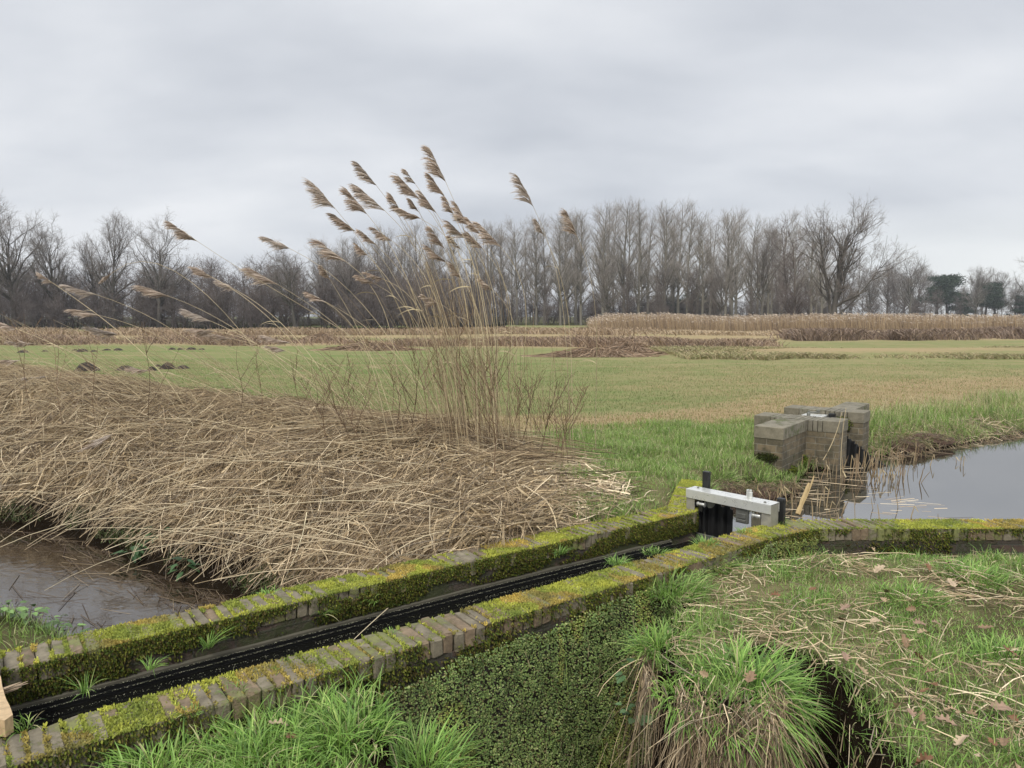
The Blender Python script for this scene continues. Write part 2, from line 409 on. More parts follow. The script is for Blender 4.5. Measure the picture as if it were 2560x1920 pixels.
def thatch_w(x,y):   # how much dead reed lies at a spot
    sp=sdf(x,y,POND);far=sst(-.1,.2,y-(4.45-.52*(x+1.4)))
    right=sst(.6,.0,x+.35*(fbm(x,y,2,19)-.5))
    wall=sst(-.02,.05,sdf(x,y,np.concatenate([BF,[(2.2,4),(-4,1)]])))
    return far*sst(.15,.45,sp)*sst(4.6,3.6,sp-.35*sst(-3,-7,x))*right*wall*sst(20,16,y)
def growth(lo,hi,start,fac):
    out=[lo];s=start
    while abs(out[-1]-lo)<hi: s*=fac;out.append(out[-1]+s)
    return out
def build_ground():
    st=.06
    xc=np.arange(-9,9.001,st);xr=growth(9,690,st,1.06)[1:];xl=[-v for v in growth(9,690,st,1.06)[1:]][::-1]
    xs=np.concatenate([xl,xc,xr])
    yc=np.arange(1.,14.001,st);yu=growth(14,690,st,1.035)[1:];yd=[1-(v) for v in growth(0,60,.1,1.3)[1:]][::-1]
    ys=np.concatenate([yd,yc,yu])
    X,Y=np.meshgrid(xs,ys,indexing='ij')
    Z=Hgt(X,Y);V=np.stack([X,Y,Z],-1).reshape(-1,3)
    nx,ny=X.shape
    i,j=np.meshgrid(np.arange(nx-1),np.arange(ny-1),indexing='ij');b=(i*ny+j).ravel()
    Fq=np.stack([b,b+ny,b+ny+1,b+1],1)
    x=X.ravel();y=Y.ravel()
    # green amount
    y0_=y;y=y+np.clip((y0_-14)/20,0,1)*(7*(fbm(x,y0_,.09,55)-.5)+2.5*(fbm(x,y0_,.5,56)-.5))
    g=np.full(x.shape,.8)
    edge=11.6+.28*np.maximum(x-2,0)+.3*(vn(x,y,.8)-.5)   # start of the mown field
    fld=sst(-.15,.1,y-edge)
    width=2.3+5*sst(2,9,x)
    straw=fld*(1-sst(.25,1.,(y-edge)/width))
    straw=np.maximum(straw*sst(-4,0,x),0)
    g-=1.1*straw
    g-=fld*(.04+.16*sst(-3,5,x));g-=fld*.30*sst(1,8,x)*sst(30,16,y)
    g-=.75*np.exp(-((y-(33+.05*x))/3.4)**2)*sst(3,12,x)
    g-=.9*np.exp(-((y-(44-.1*x))/3.5)**2)*sst(12,2,x)
    g-=.9*sst(66,78,y)*sst(110,90,y)*sst(2,12,x)
    g-=.8*sst(52,60,y)*sst(72,64,y)
    g=np.where(y<9.5,.55,g)
    y=y0_;mud_shade=np.zeros(x.shape)
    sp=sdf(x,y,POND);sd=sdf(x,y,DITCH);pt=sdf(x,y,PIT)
    mud_shade=np.maximum(mud_shade,1.2*sst(.8,.4,sp));mud_shade=np.maximum(mud_shade,1.2*sst(.4,.2,sd));mud_shade=np.maximum(mud_shade,1.35*sst(.26,.14,pt))  # mud on the water banks; pit and hollow walls get painted-in overhang shade
    mud_shade=np.maximum(mud_shade,1.1*thatch_w(x,y))
    mud_shade=np.maximum(mud_shade,(.35+.3*sst(.4,.6,fbm(x,y,1.5,9)))*(y<10))
    mud_shade=np.maximum(mud_shade,.95*(y>92)*(y<400)*(x<40)*np.where(x<-1,1,.75*(y>128))*sst(.2,.5,fbm(x,y,.05,3)+.1))
    col=np.stack([np.clip(g,0,1),mud_shade,np.zeros_like(g)],1)
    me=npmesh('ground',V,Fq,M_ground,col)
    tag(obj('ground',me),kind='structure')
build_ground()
def flat_poly(name,poly,z,mat,grow=.0):
    P=np.array(poly,float)
    if grow:
        c=[]
        n=len(P);A=0.5*sum(P[i-1][0]*P[i][1]-P[i][0]*P[i-1][1] for i in range(n));s=-1 if A>0 else 1
        for i in range(n):
            e1=P[i]-P[i-1];e2=P[(i+1)%n]-P[i]
            q=norm(e1[None])[0]+norm(e2[None])[0];q=norm(q[None])[0]
            c.append(P[i]+s*grow*np.array([-q[1],q[0]]))
        P=np.array(c)
    import bmesh
    bm=bmesh.new();vs=[bm.verts.new((p[0],p[1],z)) for p in P];f=bm.faces.new(vs)
    bmesh.ops.triangulate(bm,faces=[f]);bm.normal_update()
    for f in bm.faces:
        if f.normal.z<0: f.normal_flip()
    me=bpy.data.meshes.new(name);bm.to_mesh(me);bm.free();me.materials.append(mat)
    return tag(obj(name,me),kind='structure')
flat_poly('pond_water',POND,W_POND,M_pond,.12)
flat_poly('ditch_water',DITCH,W_CH,M_water,.25)
CH2=np.concatenate([offs(FI[:6],-.06)[:5],[(1.84,5.85),(1.62,6.12)],offs(BN[:5],.06)[::-1]])
flat_poly('channel_water',CH2,W_IN,M_dark,0)
flat_poly('pit_water',PIT,W_PIT,M_dark,.1)

# ------------------------------------------------------------------ channel walls
def wall_body(name,inner,outer,z0,z1,mat,parent,zin=None,inset=.006):
    """solid wall following two polylines"""
    bag_V=[];UV=[];Fq=[]
    ins=inner;out=outer
    L=np.concatenate([[0],np.cumsum(np.linalg.norm(np.diff(ins,axis=0),axis=1))])
    # dense sampling for uneven faces
    def res(P,L,s):
        return np.stack([np.interp(s,L,P[:,0]),np.interp(s,L,P[:,1])],1)
    s=np.linspace(0,L[-1],int(L[-1]/.06));A=res(ins,L,s);B=res(out,L,s)
    d=norm(B-A);A=A+d*inset;B=B-d*inset
    zs=np.linspace(z0,z1,max(3,int((z1-z0)/.06)))
    n=0;V=[];U=[];Fs=[]
    for side,P,sg in ((0,A,-1),(1,B,1)):
        G=np.zeros((len(s),len(zs),3));G[...,:2]=P[:,None];G[...,2]=zs[None]
        nz=(fbm(s[:,None]*np.ones_like(zs)[None],zs[None]*np.ones_like(s)[:,None],5,3+side)-.5)*.018
        nz[:,-1]=0
        G[...,:2]+=d[:,None]*sg*nz[...,None]
        V.append(G.reshape(-1,3));U.append(np.stack(np.broadcast_arrays(s[:,None],zs[None]),-1).reshape(-1,2))
        i,j=np.meshgrid(np.arange(len(s)-1),np.arange(len(zs)-1),indexing='ij');b=(i*len(zs)+j).ravel()+n;k=len(zs)
        q=np.stack([b,b+k,b+k+1,b+1],1);Fs.append(q if side==1 else q[:,::-1]);n+=len(s)*len(zs)
    k=len(zs);nA=len(s)*k
    i=np.arange(len(s)-1)
    top=np.stack([i*k+k-1,(i+1)*k+k-1,nA+(i+1)*k+k-1,nA+i*k+k-1],1);Fs.append(top)
    j=np.arange(k-1)
    for e in (0,len(s)-1): Fs.append(np.stack([e*k+j,e*k+j+1,nA+e*k+j+1,nA+e*k+j],1))
    me=npmesh(name,np.concatenate(V),np.concatenate(Fs),mat,None,False,np.concatenate(U))
    return obj(name,me,parent)
JOINTS={}
def coping(name,inner,outer,z0,z1,mat,parent,bw=.062,gap=.004,red=.25,over=.0):
    L=np.concatenate([[0],np.cumsum(np.linalg.norm(np.diff(inner,axis=0),axis=1))])
    f=lambda P,s:np.array([np.interp(s,L,P[:,0]),np.interp(s,L,P[:,1])])
    bag=Bag();s=0
    while s<L[-1]-bw:
        w=bw*random.uniform(.9,1.1)
        if s>L[-1]*2: break
        a0,a1=f(inner,s),f(inner,s+w);b0,b1=f(outer,s),f(outer,s+w)
        dz=random.gauss(0,.0035);e=random.gauss(0,.004);e2=random.gauss(0,.004)
        V,F4,F3=chbox(0,1,0,1,0,1,c=.0)
        V,F4,F3=chbox(0,1,0,1,0,1,c=.08)
        V=V.copy()
        # chamfer scaled unevenly: remap
        def cf(t,w_):  # t in 0..1 with chamfer .08 -> real chamfer 5 mm
            return np.where(t<.2,t/.08*.009/w_,np.where(t>.8,1-(1-t)/.08*.009/w_,t))
        u=cf(V[:,0],w);wd=np.linalg.norm(b0-a0);v=cf(V[:,1],wd);h=cf(V[:,2],z1-z0)
        v=(v*(wd+e2+e)-e)/wd
        P=(1-u)[:,None]*((1-v)[:,None]*a0+v[:,None]*b0)+u[:,None]*((1-v)[:,None]*a1+v[:,None]*b1)
        Z=z0+h*(z1-z0+dz)
        PP=np.concatenate([P,Z[:,None]],1)+rng.normal(0,.0030,(len(V),3))
        r=random.random()
        c=np.array([1,1,1.])*random.uniform(.9,1.08)
        if r<red: c=np.array([1.05,.9,.82])*random.uniform(.85,1)
        n=bag.n;bag.add(PP,F4,c);bag.F.setdefault(3,[]).append(F3+n)
        JOINTS.setdefault(parent.name,[]).append(s+w+gap/2);s+=w+gap
    return obj(name,bag.mesh(name,mat,False),parent)
def split_line(inner,outer):
    return inner,outer
def moss_cover(parent,inner,outer,ztop,n,faces,cov=.5,name='moss',lenr=(.008,.02)):
    """short moss shoots on top (and on the faces) of a wall"""
    L=np.concatenate([[0],np.cumsum(np.linalg.norm(np.diff(inner,axis=0),axis=1))])
    s=rng.uniform(0,L[-1],n*3);v=rng.uniform(-.02,1.02,n*3)
    # the joints between bricks hold more moss
    I=lambda P:np.stack([np.interp(s,L,P[:,0]),np.interp(s,L,P[:,1])],1)
    A=I(inner);B=I(outer);P=A*(1-v)[:,None]+B*v[:,None]
    m=fbm(P[:,0],P[:,1],3.2,17,4)+.30*(fbm(P[:,0],P[:,1],16,5,3)-.5)+.10*(np.minimum(v,1-v)<.12)+.10*sst(-.6,1.6,P[:,0])-.05
    J=np.array(JOINTS[parent.name]);ji=np.clip(np.searchsorted(J,s),1,len(J)-1);jd=np.minimum(np.abs(J[ji]-s),np.abs(J[ji-1]-s));joint=(jd<.009)*(.16+.12*(fbm(P[:,0],P[:,1],5,88,2)-.5))
    keep=rng.uniform(size=n*3)<np.clip((m+joint-(1-cov))*9,0,1)
    P=P[keep][:n];mm=m[keep][:n]
    k=len(P);ln=rng.uniform(*lenr,k)
    base=np.concatenate([P,np.full((k,1),ztop-.004)],1)
    dr=norm(np.concatenate([rng.normal(0,.6,(k,2)),np.ones((k,1))],1))
    tip=base+dr*ln[:,None]
    Pl=np.stack([base,(base+tip)/2+rng.normal(0,.002,(k,3)),tip],1)
    V,Fq=ribbons(Pl,np.stack([np.full(k,.0035),np.full(k,.004),np.full(k,.0008)],1))
    q_=np.clip(fbm(P[:,0],P[:,1],7,61,3)*1.6-.3+rng.normal(0,.08,k),0,1)[:,None];w_=(fbm(P[:,0],P[:,1],4,67,3)>.58)[:,None]
    c=(np.array([.20,.25,.06])*(1-q_)+np.array([.50,.50,.09])*q_);c=np.where(w_,c*np.array([1.15,.86,1.25]),c)*(1+rng.normal(0,.12,(k,1)));c=np.clip(c,.01,1)
    bag=Bag();bag.add(V,Fq,percol(c,6))
    for (pl,dirsign,zlo,zhi,nf) in faces:
        s=rng.uniform(0,L[-1],nf*2)
        A=np.stack([np.interp(s,L,inner[:,0]),np.interp(s,L,inner[:,1])],1);B=np.stack([np.interp(s,L,outer[:,0]),np.interp(s,L,outer[:,1])],1)
        d=norm(B-A)*dirsign;P=(A if dirsign<0 else B)
        z=zhi-(zhi-zlo)*rng.uniform(0,1,nf*2)**1.3
        m=fbm(s,z*2,3.0,44+pl,4)+.12*sst(-.12,0,z)
        kp=rng.uniform(size=nf*2)<np.clip((m-.42)*6,0,1)
        P,z,d=P[kp][:nf],z[kp][:nf],d[kp][:nf];k=len(P)
        base=np.concatenate([P-d*.004,z[:,None]],1)
        dr=norm(np.concatenate([d+rng.normal(0,.4,(k,2)),rng.normal(-.35,.4,(k,1))],1));ln=rng.uniform(.008,.022,k)
        Pl=np.stack([base,base+dr*ln[:,None]*.6,base+dr*ln[:,None]+np.array([0,0,-.003])],1)
        V,Fq=ribbons(Pl,np.stack([np.full(k,.004),np.full(k,.0045),np.full(k,.001)],1))
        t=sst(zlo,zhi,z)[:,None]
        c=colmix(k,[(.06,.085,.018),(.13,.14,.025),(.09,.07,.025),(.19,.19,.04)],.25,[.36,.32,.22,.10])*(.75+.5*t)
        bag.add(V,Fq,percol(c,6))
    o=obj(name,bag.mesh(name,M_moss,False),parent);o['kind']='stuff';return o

wb=empty('channel_wall',(0,0,0),label='low mossy brick channel wall on the far side of the narrow black water, next to the dead reeds',cat='wall')
wall_body('wall_body',BN,BF,-1.2,-.1,M_brick,wb)
coping('coping',BN,BF,-.102,0,M_coping,wb)
bag=Bag()
Lb=BN[:4]
A=offs(Lb,-.014);Bq=offs(Lb,.02)
led=[]
for i in range(3):
    a0,a1,b0,b1=A[i],A[i+1],Bq[i],Bq[i+1]
    V=np.array([[*a0,-.30],[*a1,-.30],[*b1,-.30],[*b0,-.30],[*a0,-.187],[*a1,-.187],[*b1,-.178],[*b0,-.178]])
    F=box(0,1,0,1,0,1)[1];bag.add(V,F)
obj('footing_ledge',bag.mesh('footing_ledge',M_concrete,False),wb)
bag=Bag()
for k,(d0,zt,zb) in enumerate(((-.018,-.200,-.6),(-.028,-.222,-.6))):
    A=offs(Lb,d0);Bq=offs(Lb,d0+.012)
    for i in range(3):
        V=np.array([[*A[i],zb],[*A[i+1],zb],[*Bq[i+1],zb],[*Bq[i],zb],[*A[i],zt],[*A[i+1],zt],[*Bq[i+1],zt],[*Bq[i],zt]])
        bag.add(V,box(0,1,0,1,0,1)[1])
obj('rubber_liner',bag.mesh('rubber_liner',M_rubber,False),wb)
moss_cover(wb,BN,BF,0,50000,[(0,-1,-.17,-.004,42000)],.55)
wf=empty('channel_wall',(0,0,0),label='nearest low brick channel wall with flaking moss, running from the lower left and bending right along the ditch',cat='wall')
wall_body('wall_body',FI,FO,-1.5,-.1,M_brick,wf)
coping('coping',FI,FO,-.102,0,M_coping,wf,red=.3)
moss_cover(wf,FI,FO,0,60000,[(1,1,-.22,-.004,26000)],.57)

# thin liverwort mat on the outer face of the near wall
def liverwort():
    n=105000
    L=np.concatenate([[0],np.cumsum(np.linalg.norm(np.diff(FO,axis=0),axis=1))])
    s=rng.uniform(1.9,L[4]+.4,n);z=rng.uniform(-1.45,-.02,n)
    P=np.stack([np.interp(s,L,FO[:,0]),np.interp(s,L,FO[:,1])],1)
    top=-.115-.10*(vn(s,s*0,1.6,2)-.45)-.10*sst(3.3,2.4,s)+.10*sst(3.8,4.6,s)-.05*(vn(s,s*0,7,9))
    kp=z<top+rng.normal(0,.012,n);s,z,P=s[kp],z[kp],P[kp];k=len(s)
    d=np.array([.6,-.8])
    bul=.05*fbm(s*1.6,z*.8,2.2,12,4)+.05*fbm(s*1.5,z,8,3,3)
    c=np.stack([P[:,0]+d[0]*bul,P[:,1]+d[1]*bul,z],1)
    nr=norm(np.stack([d[0]*.8+rng.normal(0,.45,k),d[1]*.8+rng.normal(0,.45,k),.9+rng.normal(0,.4,k)],1))
    t1=norm(np.cross(nr,rng.normal(size=(k,3))));t2=np.cross(nr,t1)
    r=rng.uniform(.0035,.0085,k)[:,None]
    V=np.stack([c-t1*r,c-t2*r*.8+nr*r*.3,c+t1*r*1.1,c+t2*r*.8+nr*r*.3],1).reshape(-1,3)
    b=np.arange(k)*4
    col=colmix(k,[(.105,.16,.045),(.15,.21,.06),(.20,.245,.075),(.27,.30,.12),(.13,.11,.045)],.2,[.34,.3,.2,.08,.08])
    col*=(.5+1.0*fbm(s*2.2,z*.7,2.6,31,4)+.35*fbm(s,z*1.5,11,37,3))[:,None];col*=np.where((fbm(s*1.8,z*.6,2.1,35,4)>.56)[:,None],np.array([1.15,1.02,.85]),1.)
    me=npmesh('liverwort',V,np.stack([b,b+1,b+2,b+3],1),M_liver,percol(col,4),False)
    o=tag(obj('liverwort',me),'dark green mat of small wet leaves covering the outer face of the near brick wall','liverwort',kind='stuff')
    n=170;s=rng.uniform(1.9,L[4]+.3,n);z=rng.uniform(-1.0,-.1,n);P=np.stack([np.interp(s,L,FO[:,0]),np.interp(s,L,FO[:,1])],1)+d*.06
    t=np.linspace(0,1,6);ln=rng.uniform(.05,.28,n);sw=rng.normal(0,.35,n)
    Q=np.stack([P[:,0:1]+sw[:,None]*ln[:,None]*t*.8,P[:,1:2]+sw[:,None]*ln[:,None]*t*.6+rng.normal(0,.004,(n,6)),z[:,None]-ln[:,None]*t],-1)
    V,F=ribbons(Q,rng.uniform(.0012,.0026,n));tag(obj('hanging_straws',npmesh('hanging_straws',V,F,M_straw,percol(colmix(n,[(.45,.38,.22),(.22,.17,.09),(.20,.28,.08)],.15),12),False)),'loose straws and roots hanging over the leafy wall face','straw',kind='stuff')
liverwort()

# specks of duckweed along the rubber edge
def specks():
    n=5200
    P0=BN[:4];L=np.concatenate([[0],np.cumsum(np.linalg.norm(np.diff(P0,axis=0),axis=1))])
    s=rng.uniform(0,L[-1],n);line=rng.choice([0,1,2,3],n,p=[.36,.3,.2,.14])
    off=np.choose(line,[-.022,-.033,-.06+0*s,0*s])+rng.normal(0,.004,n)
    off=np.where(line==3,-rng.uniform(.08,.5,n),off);off=np.where(line==2,-.055-np.abs(rng.normal(0,.02,n)),off)
    z=np.where(line==0,-.199,np.where(line==1,-.221,W_IN+.002))
    kp=(fbm(s,s*0,3,4)>.36)|(line<2);s,off,z=s[kp],off[kp],z[kp];n=len(s)
    A=np.stack([np.interp(s,L,P0[:,0]),np.interp(s,L,P0[:,1])],1);q=np.array([-.588,.809])
    P=A+q*off[:,None]
    c=np.concatenate([P,z[:,None]],1);r=rng.uniform(.001,.0025,n)[:,None]
    V=np.stack([c+r*np.array([1,0,0]),c+r*np.array([0,1,0]),c-r*np.array([1,0,0]),c-r*np.array([0,1,0]),c+r*np.array([0,0,.5])],1).reshape(-1,3)
    b=np.arange(n)*5
    F=np.concatenate([np.stack([b+i,b+(i+1)%4,b+4],1) for i in range(4)])
    me=npmesh('duckweed',V,F,M_leaf,percol(colmix(n,[(.5,.48,.36),(.32,.33,.2)],.2),5),False)
    tag(obj('duckweed',me),'pale specks of duckweed in thin lines along the black channel edge','duckweed',kind='stuff')
specks()

# ------------------------------------------------------------------ strands on the ground
def lay(n,accept,region,length,width,dirfun,k=6,lift=(.0,.05),cols=None,w=None,mat=M_straw,tube=False,arch=0.,lean=0.,droop=.0,batch=4):
    pts=[];
    while sum(map(len,pts))<n:
        q=rng.uniform((region[0],region[2]),(region[1],region[3]),(n*2,2))
        a=accept(q[:,0],q[:,1]);q=q[rng.uniform(size=len(q))<a];pts.append(q)
        if len(pts)>60: break
    q=np.concatenate(pts)[:n];n=len(q)
    ln=rng.uniform(length[0],length[1],n)
    ang=dirfun(q[:,0],q[:,1])
    t=np.linspace(-.5,.5,k)
    cur=rng.normal(0,.42,n)
    d=ang[:,None]+cur[:,None]*t[None]*2
    st=ln[:,None]/(k-1)
    dx=np.cos(d)*st;dy=np.sin(d)*st
    X=q[:,0:1]+np.cumsum(dx,1)-dx.sum(1,keepdims=True)/2;Y=q[:,1:2]+np.cumsum(dy,1)-dy.sum(1,keepdims=True)/2
    Z=gz(X,Y);Zm=np.maximum(Z,W_POND)
    # smooth along the strand so that long stems bridge hollows
    if k>3:
        lin=Zm[:,:1]*(1-(t+.5))+Zm[:,-1:]*(t+.5);Zm=np.maximum(Zm*.6+lin*.4,Zm-.01)
    Z=Zm+rng.uniform(lift[0],lift[1],n)[:,None]+rng.normal(0,lean,n)[:,None]*t[None]*ln[:,None]+arch*(1-(2*t)**2)[None]*ln[:,None]
    P=np.stack([X,Y,Z],-1)
    return P,ln
C_straw=[(.50,.39,.245),(.36,.27,.165),(.20,.145,.09),(.70,.58,.39),(.08,.057,.036),(.27,.22,.155)]
W_straw=[.21,.24,.22,.10,.13,.10]
def thatch():
    bag=Bag()
    acc=lambda x,y:thatch_w(x,y)*(.02+.98*sst(.38,.60,fbm(x,y,2.8,6)))
    reg=(-16,1.6,4.3,18)
    def dlong(x,y):   # sweep left, turning down towards the water
        sp=sdf(x,y,POND)
        down=sst(2.9,.3,sp)
        base=np.pi+.10+.75*down+.25*sst(-2,1,x)*down+(fbm(x,y,.7,40)-.5)*1.6+(vn(x,y,3.1,41)-.5)*1.1
        return base+rng.normal(0,.26,len(x))
    P,ln=lay(6800,lambda x,y:acc(x,y)*sst(.6,1.8,sdf(x,y,POND)),reg,(.9,2.3),0,dlong,8,(.02,.2),lean=.07,arch=.02)
    w=rng.uniform(.0016,.0034,len(P));V,F=tubes(P,np.linspace(1.15,.6,8)[None]*w[:,None],3)
    bag.add(V,F,percol(colmix(len(P),C_straw,.14,W_straw),24))
    # shorter, more tangled
    P,ln=lay(31000,lambda x,y:acc(x,y)*(1-.6*sst(1.6,2.6,sdf(x,y,POND))),reg,(.2,.75),0,lambda x,y:dlong(x,y)+(vn(x,y,4.5,43)-.5)*2.6+rng.normal(0,.45,len(x)),5,(.0,.20),lean=.32,arch=.05)
    w=rng.uniform(.0012,.0027,len(P));V,F=ribbons(P,w)
    bag.add(V,F,percol(colmix(len(P),C_straw,.18,[.2,.24,.24,.08,.14,.10]),10))
    # strands hanging down the slope to the water / wall
    def acc2(x,y):
        sp=sdf(x,y,POND);return thatch_w(x,y)*sst(2.4,1.0,sp)
    P,ln=lay(13000,acc2,(-9,1.2,4.3,11),(.2,.7),0,lambda x,y:np.full(len(x),-1.9)+rng.normal(0,.75,len(x)),5,(.0,.20),lean=.35,arch=.06)
    w=rng.uniform(.0018,.0038,len(P));V,F=ribbons(P,w)
    bag.add(V,F,percol(colmix(len(P),C_straw,.18,W_straw),10))
    # bright stems springing clear of the mass, some reaching out over the water
    n=330;x0=rng.uniform(-8.5,1.0,n);sp_=rng.uniform(.3,3.0,n);q=[]
    xx=rng.uniform(-9,1.0,n*12);yy=rng.uniform(5,12,n*12);ok=thatch_w(xx,yy)>.5;xx,yy=xx[ok][:n],yy[ok][:n];n=len(xx)
    az=np.pi+rng.normal(.45,.55,n);L=rng.uniform(.7,2.0,n);k=9;t=np.linspace(0,1,k);up=rng.uniform(.05,.45,n);z0=gz(xx,yy)+.05
    X=xx[:,None]+np.cos(az)[:,None]*L[:,None]*t;Y=yy[:,None]+np.sin(az)[:,None]*L[:,None]*t
    Zb=np.maximum(gz(X,Y),W_POND)+.02
    Z=np.maximum(z0[:,None]+up[:,None]*L[:,None]*t-.55*up[:,None]*L[:,None]*t**2-.28*L[:,None]*t**2*(sp_[:,None]<1.6),Zb)
    V,F=tubes(np.stack([X,Y,Z],-1),rng.uniform(.0028,.0046,n)[:,None]*np.linspace(1.1,.5,k)[None],4)
    bag.add(V,F,percol(colmix(n,[(.62,.52,.34),(.52,.42,.27),(.42,.33,.2)],.1),4*k))
    # broad dry leaf blades
    P,ln=lay(9500,lambda x,y:thatch_w(x,y)*sst(3.,1.5,sdf(x,y,POND)),(-8,1.4,4.6,11),(.08,.28),0,lambda x,y:rng.uniform(0,6.3,len(x)),4,(.03,.17),lean=.5,arch=.06)
    w=rng.uniform(.005,.011,len(P))[:,None]*np.array([.5,1,.8,.1]);V,F=ribbons(P,w)
    bag.add(V,F,percol(colmix(len(P),[(.52,.41,.25),(.42,.32,.19),(.33,.24,.13)],.15),8))
    me=bag.mesh('dead_reeds',M_straw,False)
    tag(obj('dead_reeds',me),'thick tangle of flattened dead reeds covering the pond bank behind the channel','dead reeds',kind='stuff')
thatch()
def litter():
    bag=Bag()
    # loose reed pieces on the level ground behind the wall
    def acc(x,y):
        s=sst(1.45,.5,x+.12*(y-6.5))*sst(-.9,.1,x)*sst(9.6,8.4,y)
        wall=sst(0,.06,sdf(x,y,np.concatenate([BF,[(2.2,4),(-4,1)]])))
        return s*wall*(.25+.75*(fbm(x,y,2.,14)>.45))
    P,ln=lay(5200,acc,(-1,2.4,5,10),(.06,.4),0,lambda x,y:rng.uniform(0,6.3,len(x)),4,(.0,.06),lean=.14,arch=.02)
    w=rng.uniform(.002,.0065,len(P));V,F=ribbons(P,w,np.stack([rng.normal(0,1,len(P)),rng.normal(0,1,len(P)),rng.normal(0,.3,len(P))],1))
    bag.add(V,F,percol(colmix(len(P),C_straw,.15,[.3,.2,.14,.24,.06,.06]),8))
    me=bag.mesh('reed_litter',M_straw,False)
    tag(obj('reed_litter',me),'pale broken reed pieces scattered on the ground behind the mossy wall','litter',kind='stuff')
    bag=Bag()
    def acc(x,y):
        b=sst(.35,.9,x-.1*y+.2)*sst(5.62,5.4,y)*sst(-.02,.1,sdf(x,y,PIT))
        return b*(.06+.94*sst(.46,.62,fbm(x,y,1.7,52)))
    P,ln=lay(2800,acc,(.6,5.5,1.6,5.6),(.04,.28),0,lambda x,y:rng.uniform(0,6.3,len(x)),4,(.004,.05),lean=.16,arch=.04)
    w=rng.uniform(.0012,.003,len(P));V,F=ribbons(P,w)
    bag.add(V,F,percol(colmix(len(P),C_straw,.15,[.34,.24,.12,.22,.04,.04]),8))
    P,ln=lay(40,acc,(.8,4.5,1.6,5.4),(.2,.6),0,lambda x,y:rng.normal(.4,.5,len(x)),5,(.03,.06),lean=.05)
    V,F=tubes(P,rng.uniform(.002,.004,len(P)),4);bag.add(V,F,percol(colmix(len(P),[(.52,.42,.26),(.4,.3,.17)],.1),20))
    me=bag.mesh('straw_litter',M_straw,False)
    tag(obj('straw_litter',me),'dry straw lying in the grass of the near right bank','litter',kind='stuff')
litter()

def blades(n,accept,region,length,width,cols,w=None,tilt=.5,k=4,droop=.6,clump=None,zoff=-.005,seg0=.7):
    pts=[]
    while sum(map(len,pts))<n and len(pts)<60:
        q=rng.uniform((region[0],region[2]),(region[1],region[3]),(n*2,2));a=accept(q[:,0],q[:,1])
        pts.append(q[rng.uniform(size=len(q))<a])
    q=np.concatenate(pts)[:n];n=len(q)
    ln=rng.uniform(length[0],length[1],n)
    if clump is not None:
        c=sst(.35,.65,fbm(q[:,0],q[:,1],clump,77));ln*=.5+.9*c
    az=rng.uniform(0,2*np.pi,n);tl=np.abs(rng.normal(0,tilt,n))
    t=np.linspace(0,1,k)
    th=tl[:,None]+droop*rng.uniform(.3,1.6,n)[:,None]*t[None]*1.4
    th=np.minimum(th,2.6)
    st=ln[:,None]/(k-1)
    hx=np.concatenate([np.zeros((n,1)),np.cumsum(np.sin(th[:,:-1])*st,1)],1);hz=np.concatenate([np.zeros((n,1)),np.cumsum(np.cos(th[:,:-1])*st,1)],1)
    P=np.stack([q[:,0:1]+np.cos(az)[:,None]*hx,q[:,1:2]+np.sin(az)[:,None]*hx,gz(q[:,0],q[:,1])[:,None]+zoff+hz],-1)
    W=rng.uniform(width[0],width[1],n)[:,None]*np.linspace(1,.12,k)[None]**seg0
    V,F=ribbons(P,W,np.stack([-np.sin(az),np.cos(az),0*az],1)+rng.normal(0,.3,(n,3)))
    return V,F,percol(colmix(n,cols,.16,w),2*k)
G_lush=[(.16,.29,.05),(.23,.38,.08),(.10,.19,.04),(.33,.43,.12),(.46,.42,.22)]
G_mid=[(.17,.27,.055),(.25,.35,.09),(.11,.18,.04),(.38,.36,.18),(.50,.42,.27)]
